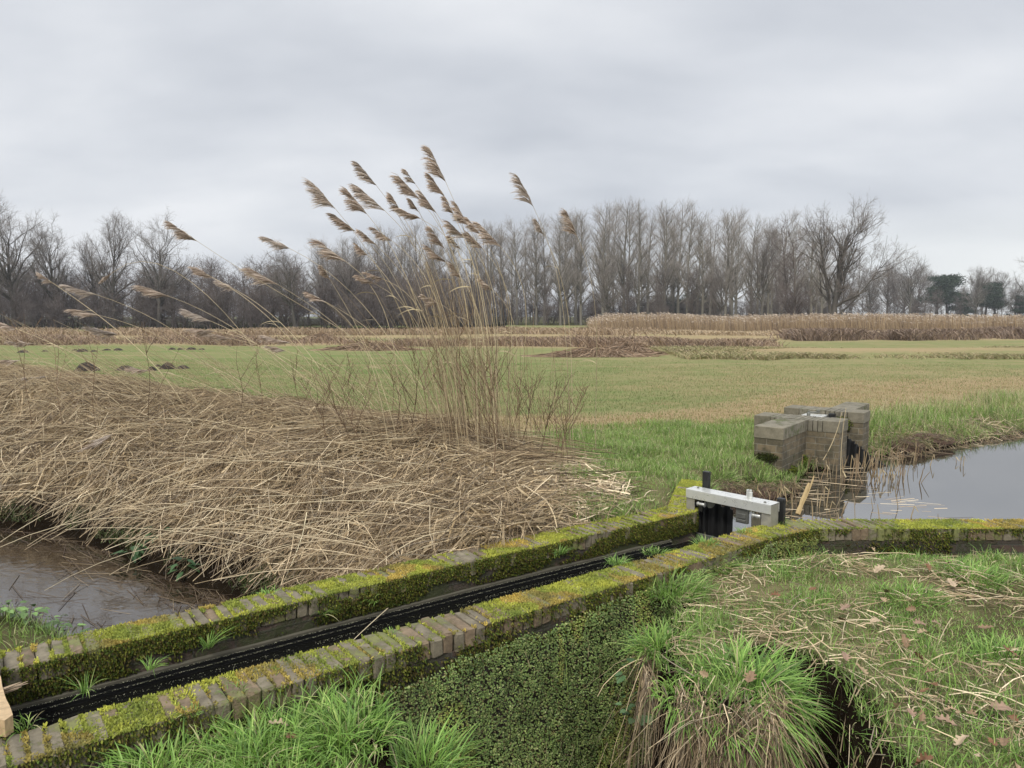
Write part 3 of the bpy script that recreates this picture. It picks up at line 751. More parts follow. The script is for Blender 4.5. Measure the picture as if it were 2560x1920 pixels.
def grass():
    wallmask=lambda x,y:sst(.0,.04,sdf(x,y,np.concatenate([FI,FO[::-1]])))
    # right near bank
    bag=Bag()
    pat=lambda x,y:fbm(x,y,1.7,52)
    def acc(x,y):
        b=sst(.3,.7,x-.02*y)*sst(5.64,5.56,y)*sst(-.02,.03,sdf(x,y,PIT))*wallmask(x,y)*((x-.9)*.75+4.75>y-.0)
        return b*(.3+.7*sst(.6,.42,pat(x,y)))*sst(9,5,x)
    for L_,n in (((.025,.07),90000),((.05,.12),30000)):
        V,F,c=blades(n,acc,(.5,6.5,1.5,5.7),L_,(.0014,.0032),G_lush if n<50000 else G_mid,[.31,.32,.15,.13,.09],.7,4,.8,1.9);bag.add(V,F,c)
    tag(obj('bank_grass',bag.mesh('bank_grass',M_grass,False)),'short winter grass growing on the near right bank','grass',kind='stuff')
    # lower left, in front of the near wall
    bag=Bag()
    def acc(x,y):
        return sst(-.02,.04,sdf(x,y,PIT))*sst(.0,.04,sdf(x,y,np.concatenate([FI,FO[::-1]])))*(y<(x*.745+4.15))*sst(.2,-.1,x)*(.25+.75*sst(.35,.55,fbm(x,y,2.4,61)))
    V,F,c=blades(9000,acc,(-3,.1,1.6,3.8),(.04,.16),(.002,.0042),G_lush,[.33,.33,.16,.14,.04],.5,5,.9,2.5);bag.add(V,F,c)
    tag(obj('wall_foot_grass',bag.mesh('wall_foot_grass',M_grass,False)),'long bright green grass at the foot of the near wall, lower left','grass',kind='stuff')
    # behind the wall, between clump and sluice
    bag=Bag()
    def acc(x,y):
        s=sst(.2,1.1,x)*(sdf(x,y,DITCH)>.05)*sst(12.2,11.6,y-.28*np.maximum(x-2,0))
        wl=sst(0,.05,sdf(x,y,np.concatenate([BF,BN[::-1]])))
        return s*wl*sst(5.4,5.8,y)*(.3+.7*sst(.35,.6,fbm(x,y,1.5,71)+.1))
    V,F,c=blades(46000,acc,(.1,4.2,5.6,12.5),(.04,.13),(.002,.004),G_mid,[.36,.34,.14,.1,.06],.5,4,.7,1.6);bag.add(V,F,c)
    # thin growth in the litter
    V,F,c=blades(5000,lambda x,y:sst(-.2,.6,x)*(sdf(x,y,np.concatenate([BF,[(2.2,4),(-4,1)]]))>.04)*(fbm(x,y,2.6,5)>.5),(-.5,1.5,5.3,9.5),(.03,.1),(.0018,.0035),G_mid,[.4,.34,.2,.03,.03],.7,4,.9);bag.add(V,F,c)
    tag(obj('verge_grass',bag.mesh('verge_grass',M_grass,False)),'green grass between the mossy wall and the brick sluice','grass',kind='stuff')
    # far bank of the ditch
    bag=Bag()
    def acc(x,y):
        sd=sdf(x,y,DITCH);return (y>9.8+.45*(x-5))*sst(.02,.12,sd)*sst(2.4,1.6,sd-.4*sst(7,12,x))*(x>4.6)*(.35+.65*sst(.35,.6,fbm(x,y,1.2,81)))
    V,F,c=blades(26000,acc,(4.6,15,9.8,20),(.07,.24),(.0025,.005),G_mid,[.34,.3,.12,.12,.12],.45,4,.6,1.0);bag.add(V,F,c)
    V,F,c=blades(1300,lambda x,y:acc(x,y)*(sdf(x,y,DITCH)>1),(5.2,15,11,20),(.25,.45),(.0015,.003),[(.5,.42,.26),(.42,.35,.2)],None,.25,5,.5);bag.add(V,F,c)
    P,ln=lay(2600,lambda x,y:(y>9.9+.45*(x-5))*(sdf(x,y,DITCH)<.8)*(sdf(x,y,DITCH)>-.05)*1.,(5,14,10,20),(.1,.5),0,lambda x,y:rng.normal(-1.9,.8,len(x)),5,(.0,.08),lean=.3,arch=.03)
    P[...,2]=np.maximum(P[...,2],W_CH+.005)
    V,F=ribbons(P,rng.uniform(.002,.004,len(P)));bag.add(V,F,percol(colmix(len(P),C_straw,.2,[.15,.25,.3,.05,.2,.05]),10))
    tag(obj('ditch_bank_grass',bag.mesh('ditch_bank_grass',M_grass,False)),'rough grass and straw on the far bank of the right hand ditch','grass',kind='stuff')
    # mown field
    bag=Bag()
    def accf(g):
        def f(x,y):
            e=11.6+.28*np.maximum(x-2,0)
            ok=(y>e)&(np.abs(x)<y*.75)&(thatch_w(x,y)<.1)
            straw=(1-sst(.25,1.,(y-e)/(2.3+5*sst(2,9,x))))*sst(-4,0,x)+.25*sst(1,8,x)
            straw=np.clip(straw+(fbm(x,y,1.4,3)-.5)*1.2,0,1)
            return ok*(straw if g==0 else 1-straw)*np.minimum(1,13/y)**2
        return f
    V,F,c=blades(70000,accf(0),(-12,16,11,26),(.02,.055),(.003,.006),[(.42,.32,.19),(.34,.25,.14),(.26,.22,.11),(.2,.22,.07)],None,.8,2,.5);bag.add(V,F,c)
    V,F,c=blades(110000,accf(1),(-16,18,11,30),(.02,.06),(.003,.006),[(.15,.20,.065),(.19,.24,.09),(.12,.155,.05),(.28,.27,.13)],None,.6,2,.5);bag.add(V,F,c)
    tag(obj('field_grass',bag.mesh('field_grass',M_field,False)),'cropped grass of the meadow, straw coloured near the ditch','grass',kind='stuff')
grass()

# hanging dead grass below the big tuft
def hanging():
    bag=Bag();n=1900
    lip=np.array([(.93,4.4),(.74,3.85),(.66,3.5),(.80,3.24),(1.15,3.16),(1.26,3.28),(1.28,3.55),(1.34,3.68)])
    L=np.concatenate([[0],np.cumsum(np.linalg.norm(np.diff(lip,axis=0),axis=1))])
    s=np.where(rng.uniform(size=n)<.8,rng.uniform(1.2,1.95,n),rng.uniform(.5,L[-1],n))
    p=np.stack([np.interp(s,L,lip[:,0]),np.interp(s,L,lip[:,1])],1)
    out=norm(np.array([.9,2.6])-p+np.stack([.5*(p[:,0]-.9)*2,0*s],1))
    k=7;t=np.linspace(0,1,k);ln=rng.uniform(.12,1.05,n)
    reach=rng.uniform(.0,.13,n)
    p0=p-out*rng.uniform(-.03,.16,n)[:,None]
    sway=rng.normal(0,.13,n)
    X=p0[:,0:1]+out[:,0:1]*reach[:,None]*np.sqrt(t)[None]+(-out[:,1:2])*sway[:,None]*t[None]+rng.normal(0,.006,(n,k))
    Y=p0[:,1:2]+out[:,1:2]*reach[:,None]*np.sqrt(t)[None]+(out[:,0:1])*sway[:,None]*t[None]+rng.normal(0,.006,(n,k))
    Z=-.17+rng.normal(0,.05,n)[:,None]+.03*np.sin(t*3)[None]-ln[:,None]*t[None]**1.3
    P=np.stack([X,Y,Z],-1)
    V,F=ribbons(P,rng.uniform(.0012,.0028,n)[:,None]*np.linspace(1,.4,k)[None])
    bag.add(V,F,percol(colmix(n,C_straw,.2,[.16,.26,.26,.03,.19,.10]),2*k))
    tag(obj('hanging_dead_grass',bag.mesh('hanging_dead_grass',M_straw,False)),'curtain of brown dead grass hanging below the big green tuft into the dark pit','dead grass',kind='stuff')
hanging()

def tuft(loc,h,n,rad,label,group='grass tufts on the channel walls',name='grass_tuft',cols=G_lush,lean=(0,0),w=(.0014,.003),droop=.9,tilt=.45,fall=0):
    k=6;lean=(lean[0]+random.uniform(-.3,.3),lean[1]+random.uniform(-.3,.3));az=rng.uniform(0,2*np.pi,n);rr=rad*np.sqrt(rng.uniform(0,1,n))
    ln=h*rng.uniform(.5,1.15,n);tl=np.abs(rng.normal(0,tilt,n))+rr/rad*.4
    t=np.linspace(0,1,k);th=np.minimum(tl[:,None]+droop*rng.uniform(.4,1.5,n)[:,None]*t[None]*1.3,2.7)
    st=ln[:,None]/(k-1)
    hx=np.concatenate([np.zeros((n,1)),np.cumsum(np.sin(th[:,:-1])*st,1)],1);hz=np.concatenate([np.zeros((n,1)),np.cumsum(np.cos(th[:,:-1])*st,1)],1)
    bx=rr*np.cos(az)*1.0;by=rr*np.sin(az);az=az+rng.normal(0,.8,n)
    P=np.stack([bx[:,None]+np.cos(az)[:,None]*hx+lean[0]*t[None]**1.5*ln[:,None],by[:,None]+np.sin(az)[:,None]*hx+lean[1]*t[None]**1.5*ln[:,None],hz-.01],-1)
    if fall: P[...,2]-=fall*np.maximum(0,-P[...,1:2][...,0]+0)  # tips fall with the bank
    V,F=ribbons(P,rng.uniform(w[0],w[1],n)[:,None]*np.array([1,1,.95,.8,.5,.08])[None],np.stack([-np.sin(az),np.cos(az),0*az],1)+rng.normal(0,.25,(n,3)))
    me=npmesh(name,V,F,M_grass,percol(colmix(n,cols,.16,[.34,.34,.16,.12,.04]),2*k),False)
    o=obj(name,me);o.location=loc;return tag(o,label,'grass tuft',group)
T=lambda u,v,z=0:tuple(at(u,v,z))
tuft((1.13,3.48,-.13),.19,1500,.25,'largest bright green grass tuft, overhanging the dark pit on the right bank','grass tufts on the right bank',w=(.0020,.0048),tilt=.9,fall=.8)
tuft((1.18,3.38,-.14),.2,300,.11,'drooping grass tuft on the lip right of the largest tuft','grass tufts on the right bank',w=(.0018,.0045),lean=(.25,-.3),fall=.6)
tuft((.98,3.26,-.14),.11,240,.14,'grass tuft drooping over the lip in front of the largest tuft','grass tufts on the right bank',w=(.0018,.004),lean=(0,-.5),fall=.7)
tuft((.80,3.38,-.14),.11,200,.12,'grass tuft drooping over the lip just left of the largest tuft','grass tufts on the right bank',w=(.0018,.004),lean=(-.3,-.4),fall=.6)
tuft((.80,3.86,-.14),.20,380,.13,'grass tuft beside the nettle at the end of the leafy wall face','grass tufts on the right bank',w=(.0015,.0032),lean=(-.2,-.3))
tuft((1.02,4.62,-.1),.17,520,.2,'grass tuft leaning on the near wall just before its bend','grass tufts on the right bank')
tuft((1.38,5.08,-.12),.17,450,.16,'grass tuft against the near wall close to the steel gate','grass tufts on the right bank')
tuft((2.6,3.7,-.12),.14,420,.18,'rounded green tuft near the right edge of the photo, lower one','grass tufts on the right bank')
tuft((3.1,4.9,-.12),.14,520,.22,'broad tuft between fallen oak leaves and the straight wing of the wall','grass tufts on the right bank')
tuft((2.5,4.55,-.12),.13,420,.2,'round tuft in the middle of the right bank beside two oak leaves','grass tufts on the right bank')
for (u,v,zz,h,n,rr,lb) in ((748,680+48,-.2,.16,10,.03,None),):
    pass
tuft(at(345,735,-.12)+[0,0,0],.17,560,.2,'large grass tuft at the foot of the near wall, right of the fallen leaf','grass tufts at the wall foot',w=(.0022,.0046),tilt=.7)
tuft(at(255,752,-.12),.15,300,.17,'grass tuft at the wall foot, middle of three','grass tufts at the wall foot',w=(.0022,.0046),tilt=.7)
tuft(at(150,765,-.1),.13,240,.16,'grass tuft at the wall foot, nearest the weathered plank','grass tufts at the wall foot',w=(.0018,.0036))
tuft(at(425,765,-.3),.17,300,.16,'grass tuft spilling over the left edge of the pit','grass tufts at the wall foot',w=(.0018,.0038))
for (u,v,z,h,n,r,lb) in ((617,562,0,.07,130,.06,'small green tuft on the near coping, second nearest to the steel gate'),
    (706,544,-.0,.08,160,.07,'spiky green tuft on the near coping below the steel gate'),
    (655,552,-.0,.06,120,.09,'flat green tuft on the near coping between two spiky ones'),
    (745,533,0,.07,90,.05,'grass sprig at the foot of the steel gate'),
    (780,523,0,.08,80,.05,'grass sprig behind the right foot of the steel gate'),
    (85,690,-.12,.13,40,.02,'thin pale tuft hanging on the far wall face, nearest the plank'),
    (150,668,-.1,.1,36,.02,'thin tuft on the far wall face, second from the plank'),
    (208,646,-.1,.13,40,.02,'leggy tuft on the far wall face, third from the plank'),
    (322,612,-.1,.11,40,.03,'thin tuft on the far wall face in the middle of the photo'),
    (372,601,-.1,.09,36,.02,'thin tuft on the far wall face, right of the middle'),
    (560,552,-.06,.08,60,.04,'green tuft on the far wall face near the gate end'),
    (22,727,0,.1,40,.04,'tuft at the corner beside the weathered plank'),
    (190,712,0,.05,40,.04,'short tuft on the near coping, left of the first bare bricks'),
    (235,690,0,.05,36,.05,'short tuft on the inner edge of the near coping, lower left'),
    (284,667,0,.05,36,.05,'short tuft on the inner edge of the near coping, left of the middle'),
    (390,632,0,.04,30,.04,'short tuft on the inner edge of the near coping, in the middle'),
    (268,594,0,.06,70,.05,'yellow green tuft on the far coping where the dead reeds begin')):
    tuft(T(u,v,z),h,n,r,lb,w=(.0012,.0024))
for (u,v,lb) in ((722,482,'tuft behind the steel gate, below the peat clods'),(700,492,'tuft behind the left post of the steel gate'),(760,478,'tall tuft under the corner of the brick sluice'),(800,485,'tall tuft by the split stake'),(915,455,'dark tuft on the broken bank right of the sluice'),(940,445,'second tuft on the broken bank right of the sluice'),(1022,520,'tuft at the right end of the mossy wing wall')):
    p=at(u,v,-.2);tuft((p[0],p[1],float(gz(p[0],p[1]))),.2,260,.14,lb,'tufts at the ditch edge',w=(.002,.004),cols=G_mid)

# ------------------------------------------------------------------ steel gate on the channel
def rotmat(rz,loc=(0,0,0)):
    M=np.eye(4);c,s=math.cos(rz),math.sin(rz);M[:2,:2]=[[c,-s],[s,c]];M[:3,3]=loc;return M
def gate():
    rz=math.atan2(-.56,.53)
    g=empty('sluice_gate',(1.48,6.23,0),rz,'grey steel sluice gate with two black posts spanning the narrow channel','sluice gate')
    Ln=.77
    b=Bag();addbox(b,0,Ln,0,.14,.176,.18,ch=.001);addbox(b,0,Ln,0,.004,.105,.1755,ch=.001);addbox(b,0,Ln,.136,.14,.105,.1755,ch=.001)
    obj('beam',b.mesh('beam',M_steel,False),g)
    for x0 in (0.002,Ln-.082):
        b=Bag();addbox(b,x0,x0+.08,.009,.013,-.03,.17,ch=.001);addbox(b,x0,x0+.08,.127,.131,-.03,.17,ch=.001)
        xe=x0 if x0<.1 else x0+.076
        addbox(b,xe,xe+.004,.0135,.1265,-.03,.17,ch=.001)
        obj('leg',b.mesh('leg',M_legs,False),g)
    for x0 in (.105,Ln-.16):
        b=Bag();addcyl(b,.014,x0,x0+.06,axis='x',off=(0,.03,.065));addcyl(b,.022,x0-.006,x0-.001,axis='x',off=(0,.03,.065));addcyl(b,.022,x0+.061,x0+.066,axis='x',off=(0,.03,.065))
        obj('roller',b.mesh('roller',M_steel,True),g)
    b=Bag();addbox(b,.46,.565,.02,.05,-.02,.104,ch=.003);addbox(b,.475,.55,.012,.02,.02,.06,ch=.003);addbox(b,.475,.55,.012,.02,-.01,.01,ch=.002)
    obj('gate_panel',b.mesh('gate_panel',M_steel2,False),g)
    b=Bag();addbox(b,.02,.75,.055,.075,-.7,-.20,ch=.003);obj('gate_leaf',b.mesh('gate_leaf',M_steel2,False),g)
    b=Bag();V=[];m=12
    for i in range(m+1): a=math.pi*i/m;V.append((.20+.05*math.cos(a+math.pi),.05,.10+.06*math.sin(a+math.pi)))
    V=np.array(V);V2=V+np.array([0,.012,0]);n=len(V)
    F=[[i,i+1,n+i+1,n+i] for i in range(n-1)];b.add(np.concatenate([V,V2]),np.array(F));c=b.n
    b.add(np.array([[.2,.05,.10],[.2,.062,.10]]),np.zeros((0,4),int));
    b.F.setdefault(3,[]).append(np.array([[i+1,i,c] for i in range(n-1)]+[[n+i,n+i+1,c+1] for i in range(n-1)]))
    obj('pulley',b.mesh('pulley',M_steel2,False),g)
    for x0 in (.062,.70):
        b=Bag();addcyl(b,.012,.1805,.187,m=8,off=(x0,.09 if x0<.1 else .04,0));addcyl(b,.006,.187,.191,m=8,off=(x0,.09 if x0<.1 else .04,0));obj('bolt',b.mesh('bolt',M_steel2,False),g)
    b=Bag();addcyl(b,.016,.1805,.235,off=(.555,.075,0));addcyl(b,.010,.235,.252,off=(.555,.075,0))
    addbox(b,.523,.535,.065,.09,.1805,.25,ch=.002);addcyl(b,.0065,.1805,.187,m=6,off=(.512,.06,0));addcyl(b,.0065,.1805,.187,m=6,off=(.59,.09,0))
    obj('padlock_bolt',b.mesh('padlock_bolt',M_steel,False),g)
    b=Bag();addbox(b,.055,.115,.16,.20,-.5,.315,ch=.004);obj('post',b.mesh('post',M_black,False),g)
    b=Bag();addbox(b,Ln-.035,Ln+.025,.16,.20,-.5,.205,ch=.004);obj('post',b.mesh('post',M_black,False),g)
    # corrugated black sheet closing the side of the channel below the gate
    corr('corrugated_sheet',[(-.34,-.22,-.27),(-.18,-.06,-.14),(.02,.11,.04),(.10,.15,.07),(.36,.17,.05)],g)
def corr(name,pts,parent,amp=.022,pitch=.085,zb=-.75):
    pts=np.array(pts,float)
    L=np.concatenate([[0],np.cumsum(np.linalg.norm(np.diff(pts[:,:2],axis=0),axis=1))])
    s=np.linspace(0,L[-1],int(L[-1]/.006));P=np.stack([np.interp(s,L,pts[:,i]) for i in range(3)],1)
    T=norm(np.gradient(P[:,:2],axis=0));Nn=np.stack([-T[:,1],T[:,0]],1)
    w=np.clip(np.sin(s/pitch*2*np.pi)*1.8,-1,1)*amp
    zt=P[:,2]+.016*(w/amp)
    zt=np.interp(np.floor(s/pitch)*pitch+pitch*.5,s,P[:,2])+.012*np.sign(w)
    out=[]
    for th in (-.004,.004):
        Q=P[:,:2]+Nn*(w+th)[:,None]
        out+= [np.concatenate([Q,np.full((len(s),1),zb)],1),np.concatenate([Q,zt[:,None]],1)]
    n=len(s);V=np.concatenate(out);i=np.arange(n-1)
    F=np.concatenate([np.stack([i,i+1,n+i+1,n+i],1),np.stack([2*n+i,3*n+i,3*n+i+1,2*n+i+1],1),np.stack([n+i,n+i+1,3*n+i+1,3*n+i],1)])
    return obj(name,npmesh(name,V,F,M_black,np.ones((len(V),3)),False),parent)
gate()

# ------------------------------------------------------------------ brick sluice
def sluice():
    rz=math.atan2(-.61,.79)
    O=(3.28,9.99,0)
    def part_wall(name,rects,parent,mat,z0,z1):
        b=Bag();U=[]
        for (x0,x1,y0,y1) in rects:
            V=[];
            fs=[((x0,y0),(x1,y0)),((x1,y0),(x1,y1)),((x1,y1),(x0,y1)),((x0,y1),(x0,y0))]
            for a,c in fs:
                l=math.hypot(c[0]-a[0],c[1]-a[1]);n=b.n
                b.add(np.array([[*a,z0],[*c,z0],[*c,z1],[*a,z1]]),np.array([[0,1,2,3]]));o=a[0]+a[1]
                U+= [(o,z0),(o+l,z0),(o+l,z1),(o,z1)]
            b.add(np.array([[x0,y0,z1],[x1,y0,z1],[x1,y1,z1],[x0,y1,z1]]),np.array([[0,1,2,3]]));U+=[(x0,y0),(x1,y0),(x1,y1),(x0,y1)]
        me=npmesh(name,np.concatenate(b.V),np.concatenate(b.F[4]),mat,None,False,np.array(U))
        return obj(name,me,parent)
    def run(bag,x0,x1,y0,y1,z0,z1,alongx):
        s=(x0 if alongx else y0);e=(x1 if alongx else y1);w=.052
        while s<e-.03:
            c=np.ones(3)*random.uniform(.85,1.15);j=random.gauss(0,.001)
            t=min(s+w,e)
            if alongx: addbox(bag,s,t,y0-.003+j,y1+.003+j,z0,z1+random.gauss(0,.0015),c=c,ch=.003)
            else: addbox(bag,x0-.003+j,x1+.003+j,s,t,z0,z1+random.gauss(0,.0015),c=c,ch=.003)
            s=t+.009
    zt=.30;zc=.155
    def abut(label,bar,stem,stemdir):
        e=empty('brick_abutment',O,rz,label,'brick wall','brick abutments of the sluice')
        x0,x1,y0,y1=bar;sx0,sx1,sy0,sy1=stem
        part_wall('wall_body',[(x0+.004,x1-.004,y0+.004,y1-.004),(sx0+.004,sx1-.004,(sy0+.004) if stemdir<0 else sy0,(sy1) if stemdir<0 else sy1-.004)],e,M_brick2,-.95,zc)
        b=Bag()
        run(b,x0+.225,sx0-.01,y0,y1,zc+.001,zt,True) if sx0-x0>.4 else None
        run(b,x0+.215,x1-.215,y0,y1,zc+.001,zt,True)
        if stemdir<0: run(b,sx0,sx1,sy0+.20,sy1-.008,zc+.001,zt,False)
        else: run(b,sx0,sx1,sy0+.008,sy1-.20,zc+.001,zt,False)
        obj('coping',b.mesh('coping',M_coping2,False),e)
        for r in ((x0,x0+.205,y0,y1),(x1-.205,x1,y0,y1),(sx0,sx1,sy0,sy0+.19) if stemdir<0 else (sx0,sx1,sy1-.19,sy1)):
            b=Bag();addbox(b,r[0]-.004,r[1]+.004,r[2]-.004,r[3]+.004,zc+.001,zt+.004,ch=.006,c=np.ones(3)*random.uniform(.9,1.1));obj('end_stone',b.mesh('end_stone',M_cap,False),e)
        return e
    n1=abut('nearer brick abutment of the sluice, cross shaped, with a stub wall pointing left',(0,1.09,0,.40),(.34,.69,-.96,0),-1)
    n2=abut('brick abutment of the sluice, the one further away behind the small steel lid',(0.04,1.12,1.12,1.50),(.58,.91,1.50,2.42),1)
    g=empty('sluice_gate',(O[0],O[1],0),rz,'pale steel gate lid clamped between the two brick abutments','sluice gate')
    b=Bag();addbox(b,.36,.66,.42,1.10,.235,.245,ch=.002);addbox(b,.36,.364,.42,1.10,.15,.2345,ch=.001);addbox(b,.656,.66,.42,1.10,.15,.2345,ch=.001)
    obj('beam',b.mesh('beam',M_steel,False),g)
    b=Bag();addcyl(b,.024,.2455,.31,off=(.50,.72,0));addcyl(b,.014,.31,.33,off=(.5,.72,0));obj('padlock_bolt',b.mesh('padlock_bolt',M_steel2,True),g)
    b=Bag();M=rotmat(.6,(.55,.75,.3));addbox(b,-.05,.09,-.018,.018,0,.016,M=M,ch=.004);addbox(b,.05,.09,-.018,.018,.0165,.04,M=M,ch=.003);obj('hasp',b.mesh('hasp',M_steel2,False),g)
    b=Bag();addbox(b,.44,.58,.43,1.09,-.7,.149,ch=.002);obj('gate_leaf',b.mesh('gate_leaf',M_black,False),g)
    b=Bag();addbox(b,.68,.76,1.03,1.11,-.7,.27,ch=.004);obj('post',b.mesh('post',M_black,False),g)
    corr('corrugated_sheet',[(.72,1.0,.06),(.95,.96,-.02),(1.18,.90,-.16),(1.36,.82,-.27),(1.52,.72,-.33)],g,.03,.1,-.8)
    # moss cushions growing on the bricks
    def cushion(loc,nrm,w,h,n,lab,yellow):
        nrm=np.array(nrm);side=np.array([-nrm[1],nrm[0],0]);up=np.array([0,0,1.])
        a=rng.normal(0,.38,n);b_=rng.normal(0,.38,n);kp=(a*a+b_*b_<1);a,b_=a[kp],b_[kp];n=len(a)
        th=.05*(1-(a*a+b_*b_))
        c=np.array(loc)+side*a[:,None]*w+up*b_[:,None]*h+nrm*th[:,None]
        dr=norm(rng.normal(0,.6,(n,3))+nrm)
        P=np.stack([c-nrm*.01,c+dr*.012,c+dr*.024],1);V,F=ribbons(P,np.array([.005,.006,.001])[None]*np.ones((n,1)))
        cc=[(.17,.19,.03),(.10,.13,.02),(.05,.07,.015)] if yellow else [(.06,.08,.022),(.09,.11,.03),(.05,.05,.02)]
        o=obj('moss_cushion',npmesh('moss_cushion',V,F,M_moss,percol(colmix(n,cc,.2),6),False));tag(o,lab,'moss','moss cushions on the brick sluice')
    e1=np.array([.79,-.61,0]);e2=np.array([.61,.79,0]);OO=np.array([*O[:2],0])
    cushion(OO+e1*.50+e2*(-.962)+[0,0,-.06],-e2,.15,.05,900,'dark moss cushion on the end face of the nearer abutment',False)
    cushion(OO+e1*.83+e2*1.116+[0,0,.12],-e2,.17,.12,1500,'bright yellow green moss cushion on the far abutment above the black sheet',True)
    cushion(OO+e1*.692+e2*(-.62)+[0,0,-.26],e1,.12,.06,400,'low mossy patch at the foot of the nearer abutment, left one',True)
    cushion(OO+e1*.692+e2*(-.12)+[0,0,-.22],e1,.08,.08,300,'low mossy patch at the foot of the nearer abutment, in its inner corner',True)
sluice()

# ------------------------------------------------------------------ peat clods, stake, plank
def lump(name,loc,size,mat,label,cat,group=None,seed=0,rz=0,parent=None,sub=4,rough=.35):
    import bmesh
    bm=bmesh.new();bmesh.ops.create_icosphere(bm,subdivisions=sub,radius=1)
    V=np.array([v.co[:] for v in bm.verts])
    d=(fbm(V[:,0]+seed*7.3+V[:,2],V[:,1]-V[:,2]*.7,1.7,seed,4)-.5)*rough*2+(fbm(V[:,0]*1+V[:,2]*2,V[:,1]+seed,6,seed+3,3)-.5)*rough*.7
    for v,k in zip(bm.verts,d): v.co=Vector((v.co.x*size[0],v.co.y*size[1],v.co.z*size[2]))*(1+k)
    me=bpy.data.meshes.new(name);bm.to_mesh(me);bm.free();me.materials.append(mat)
    o=link(bpy.data.objects.new(name,me),parent);o.location=loc;o.rotation_euler=(0,0,rz)
    return tag(o,label,cat,group)
def grassy_clod(x,y,size,label,seed,zz=None):
    z=float(gz(x,y)) if zz is None else zz
    o=lump('peat_clod',(x,y,z+size[2]*.4),size,M_clod,label,'peat clod','broken peat clods at the ditch edge',seed)
    n=500;a=rng.uniform(0,6.28,n);r=np.sqrt(rng.uniform(0,1,n))*1.05
    P0=np.stack([size[0]*r*np.cos(a),size[1]*r*np.sin(a),size[2]*np.sqrt(np.maximum(0,1.15-r*r))*.95],1)
    d=norm(np.stack([np.cos(a)*r+rng.normal(0,.6,n),np.sin(a)*r+rng.normal(0,.6,n),rng.uniform(-.2,.8,n)],1))
    ln=rng.uniform(.03,.12,n)[:,None];P=np.stack([P0,P0+d*ln*.5,P0+d*ln+np.array([0,0,-.03])],1)
    V,F=ribbons(P,rng.uniform(.0015,.003,n));me=npmesh('turf',V,F,M_grass,percol(colmix(n,[(.22,.17,.09),(.13,.10,.05),(.10,.13,.04),(.3,.24,.14)],.2),6),False)
    t=obj('turf',me,o);t['kind']='stuff'
p=at(748,474,-.1)
grassy_clod(2.30,7.93,(.24,.16,.10),'long brown peat clod left of the brick sluice, the left one',1)
grassy_clod(2.74,8.05,(.26,.15,.11),'brown peat clod at the foot of the brick sluice, topmost of the heap',2)
grassy_clod(2.55,7.62,(.22,.13,.07),'flat dark peat clod below the two larger ones behind the gate',3)
grassy_clod(3.05,8.25,(.18,.12,.06),'small crumbling peat clod under the near corner of the brick sluice',4)
grassy_clod(5.75,10.75,(.30,.17,.13),'broken peat clod on the ditch bank just right of the far abutment',5)
grassy_clod(6.3,11.15,(.34,.17,.10),'second peat clod along the ditch bank, further right',6)
def stake():
    p=at(797,482,-.35);q=at(824,447,.1);e=empty('broken_stake',(2.72,6.95,-.24),0,'split yellowish wooden stake leaning behind the right post of the gate','stake')
    d=np.array([.28,.25,.5]);d/=np.linalg.norm(d)
    for nm,off,r,l in (('shaft',0,.024,.34),('splinter',.03,.012,.42)):
        k=8;t=np.linspace(0,1,k);P=(d*l*t[:,None]+np.array([off,off*.3,0])*np.sin(t*2)[:,None])[None]
        V,F=tubes(P,(r*(1-.55*t**3)*(1+.15*np.sin(t*17)))[None],6);me=npmesh(nm,V,F,M_stake,np.ones((len(V),3)),False);obj(nm,me,e)
stake()
def plank():
    # weathered board crossing the channel at the lower left
    b=Bag();e=empty('wooden_plank',(0,0,0),0,'weathered wooden plank with a split end at the lower left corner','plank')
    A=np.array(at(-10,655,.06))[:2];B=np.array(at(25,750,.06))[:2]
    d=norm((B-A)[None])[0];nrm=np.array([d[1],-d[0]])
    nrm=-nrm if nrm[0]>0 else nrm
    k=26;V=[];F=[]
    Ls=np.linspace(-.1,.74,k);W=9
    top=[]
    for i,s in enumerate(Ls):
        for j in range(W):
            w=j/(W-1)*.26
            e_=.012*(vn(s*9,j*.7,1,3)-.5)*(j==0)
            p=A+d*(s+ (0.03*math.sin(j*2.1) if i==k-1 else 0))+nrm*(w+e_)
            top.append((p[0],p[1],.075+.006*vn(s*3,j*2.3,3,4)))
    top=np.array(top);bot=top.copy();bot[:,2]=.0+.01
    n=len(top);i,j=np.meshgrid(np.arange(k-1),np.arange(W-1),indexing='ij');bq=(i*W+j).ravel()
    Fq=[np.stack([bq,bq+1,bq+W+1,bq+W],1),np.stack([bq,bq+W,bq+W+1,bq+1],1)+n]
    i=np.arange(k-1);Fq.append(np.stack([i*W,(i+1)*W,n+(i+1)*W,n+i*W],1));Fq.append(np.stack([i*W+W-1,n+i*W+W-1,n+(i+1)*W+W-1,(i+1)*W+W-1],1))
    j=np.arange(W-1);q=(k-1)*W;Fq.append(np.stack([q+j,q+j+1,n+q+j+1,n+q+j],1));Fq.append(np.stack([j,n+j,n+j+1,j+1],1))
    me=npmesh('board',np.concatenate([top,bot]),np.concatenate(Fq),M_wood,None,False);obj('board',me,e)
    b=Bag()
    for t in range(5):
        s=.40+.012*t;p=A+d*s;P=np.array([[p[0],p[1],.03+.01*t]]);dirv=np.array([-nrm[0]+d[0]*.3*random.uniform(-1,1),-nrm[1]+.2,.1*random.uniform(-1,1)])
        Q=P+dirv*np.linspace(0,random.uniform(.04,.09),3)[:,None];V,F=tubes(Q[None],np.array([[.006,.005,.001]]),4);b.add(V,F,(.4,.3,.2))
    obj('splinters',b.mesh('splinters',M_straw,False),e)
plank()

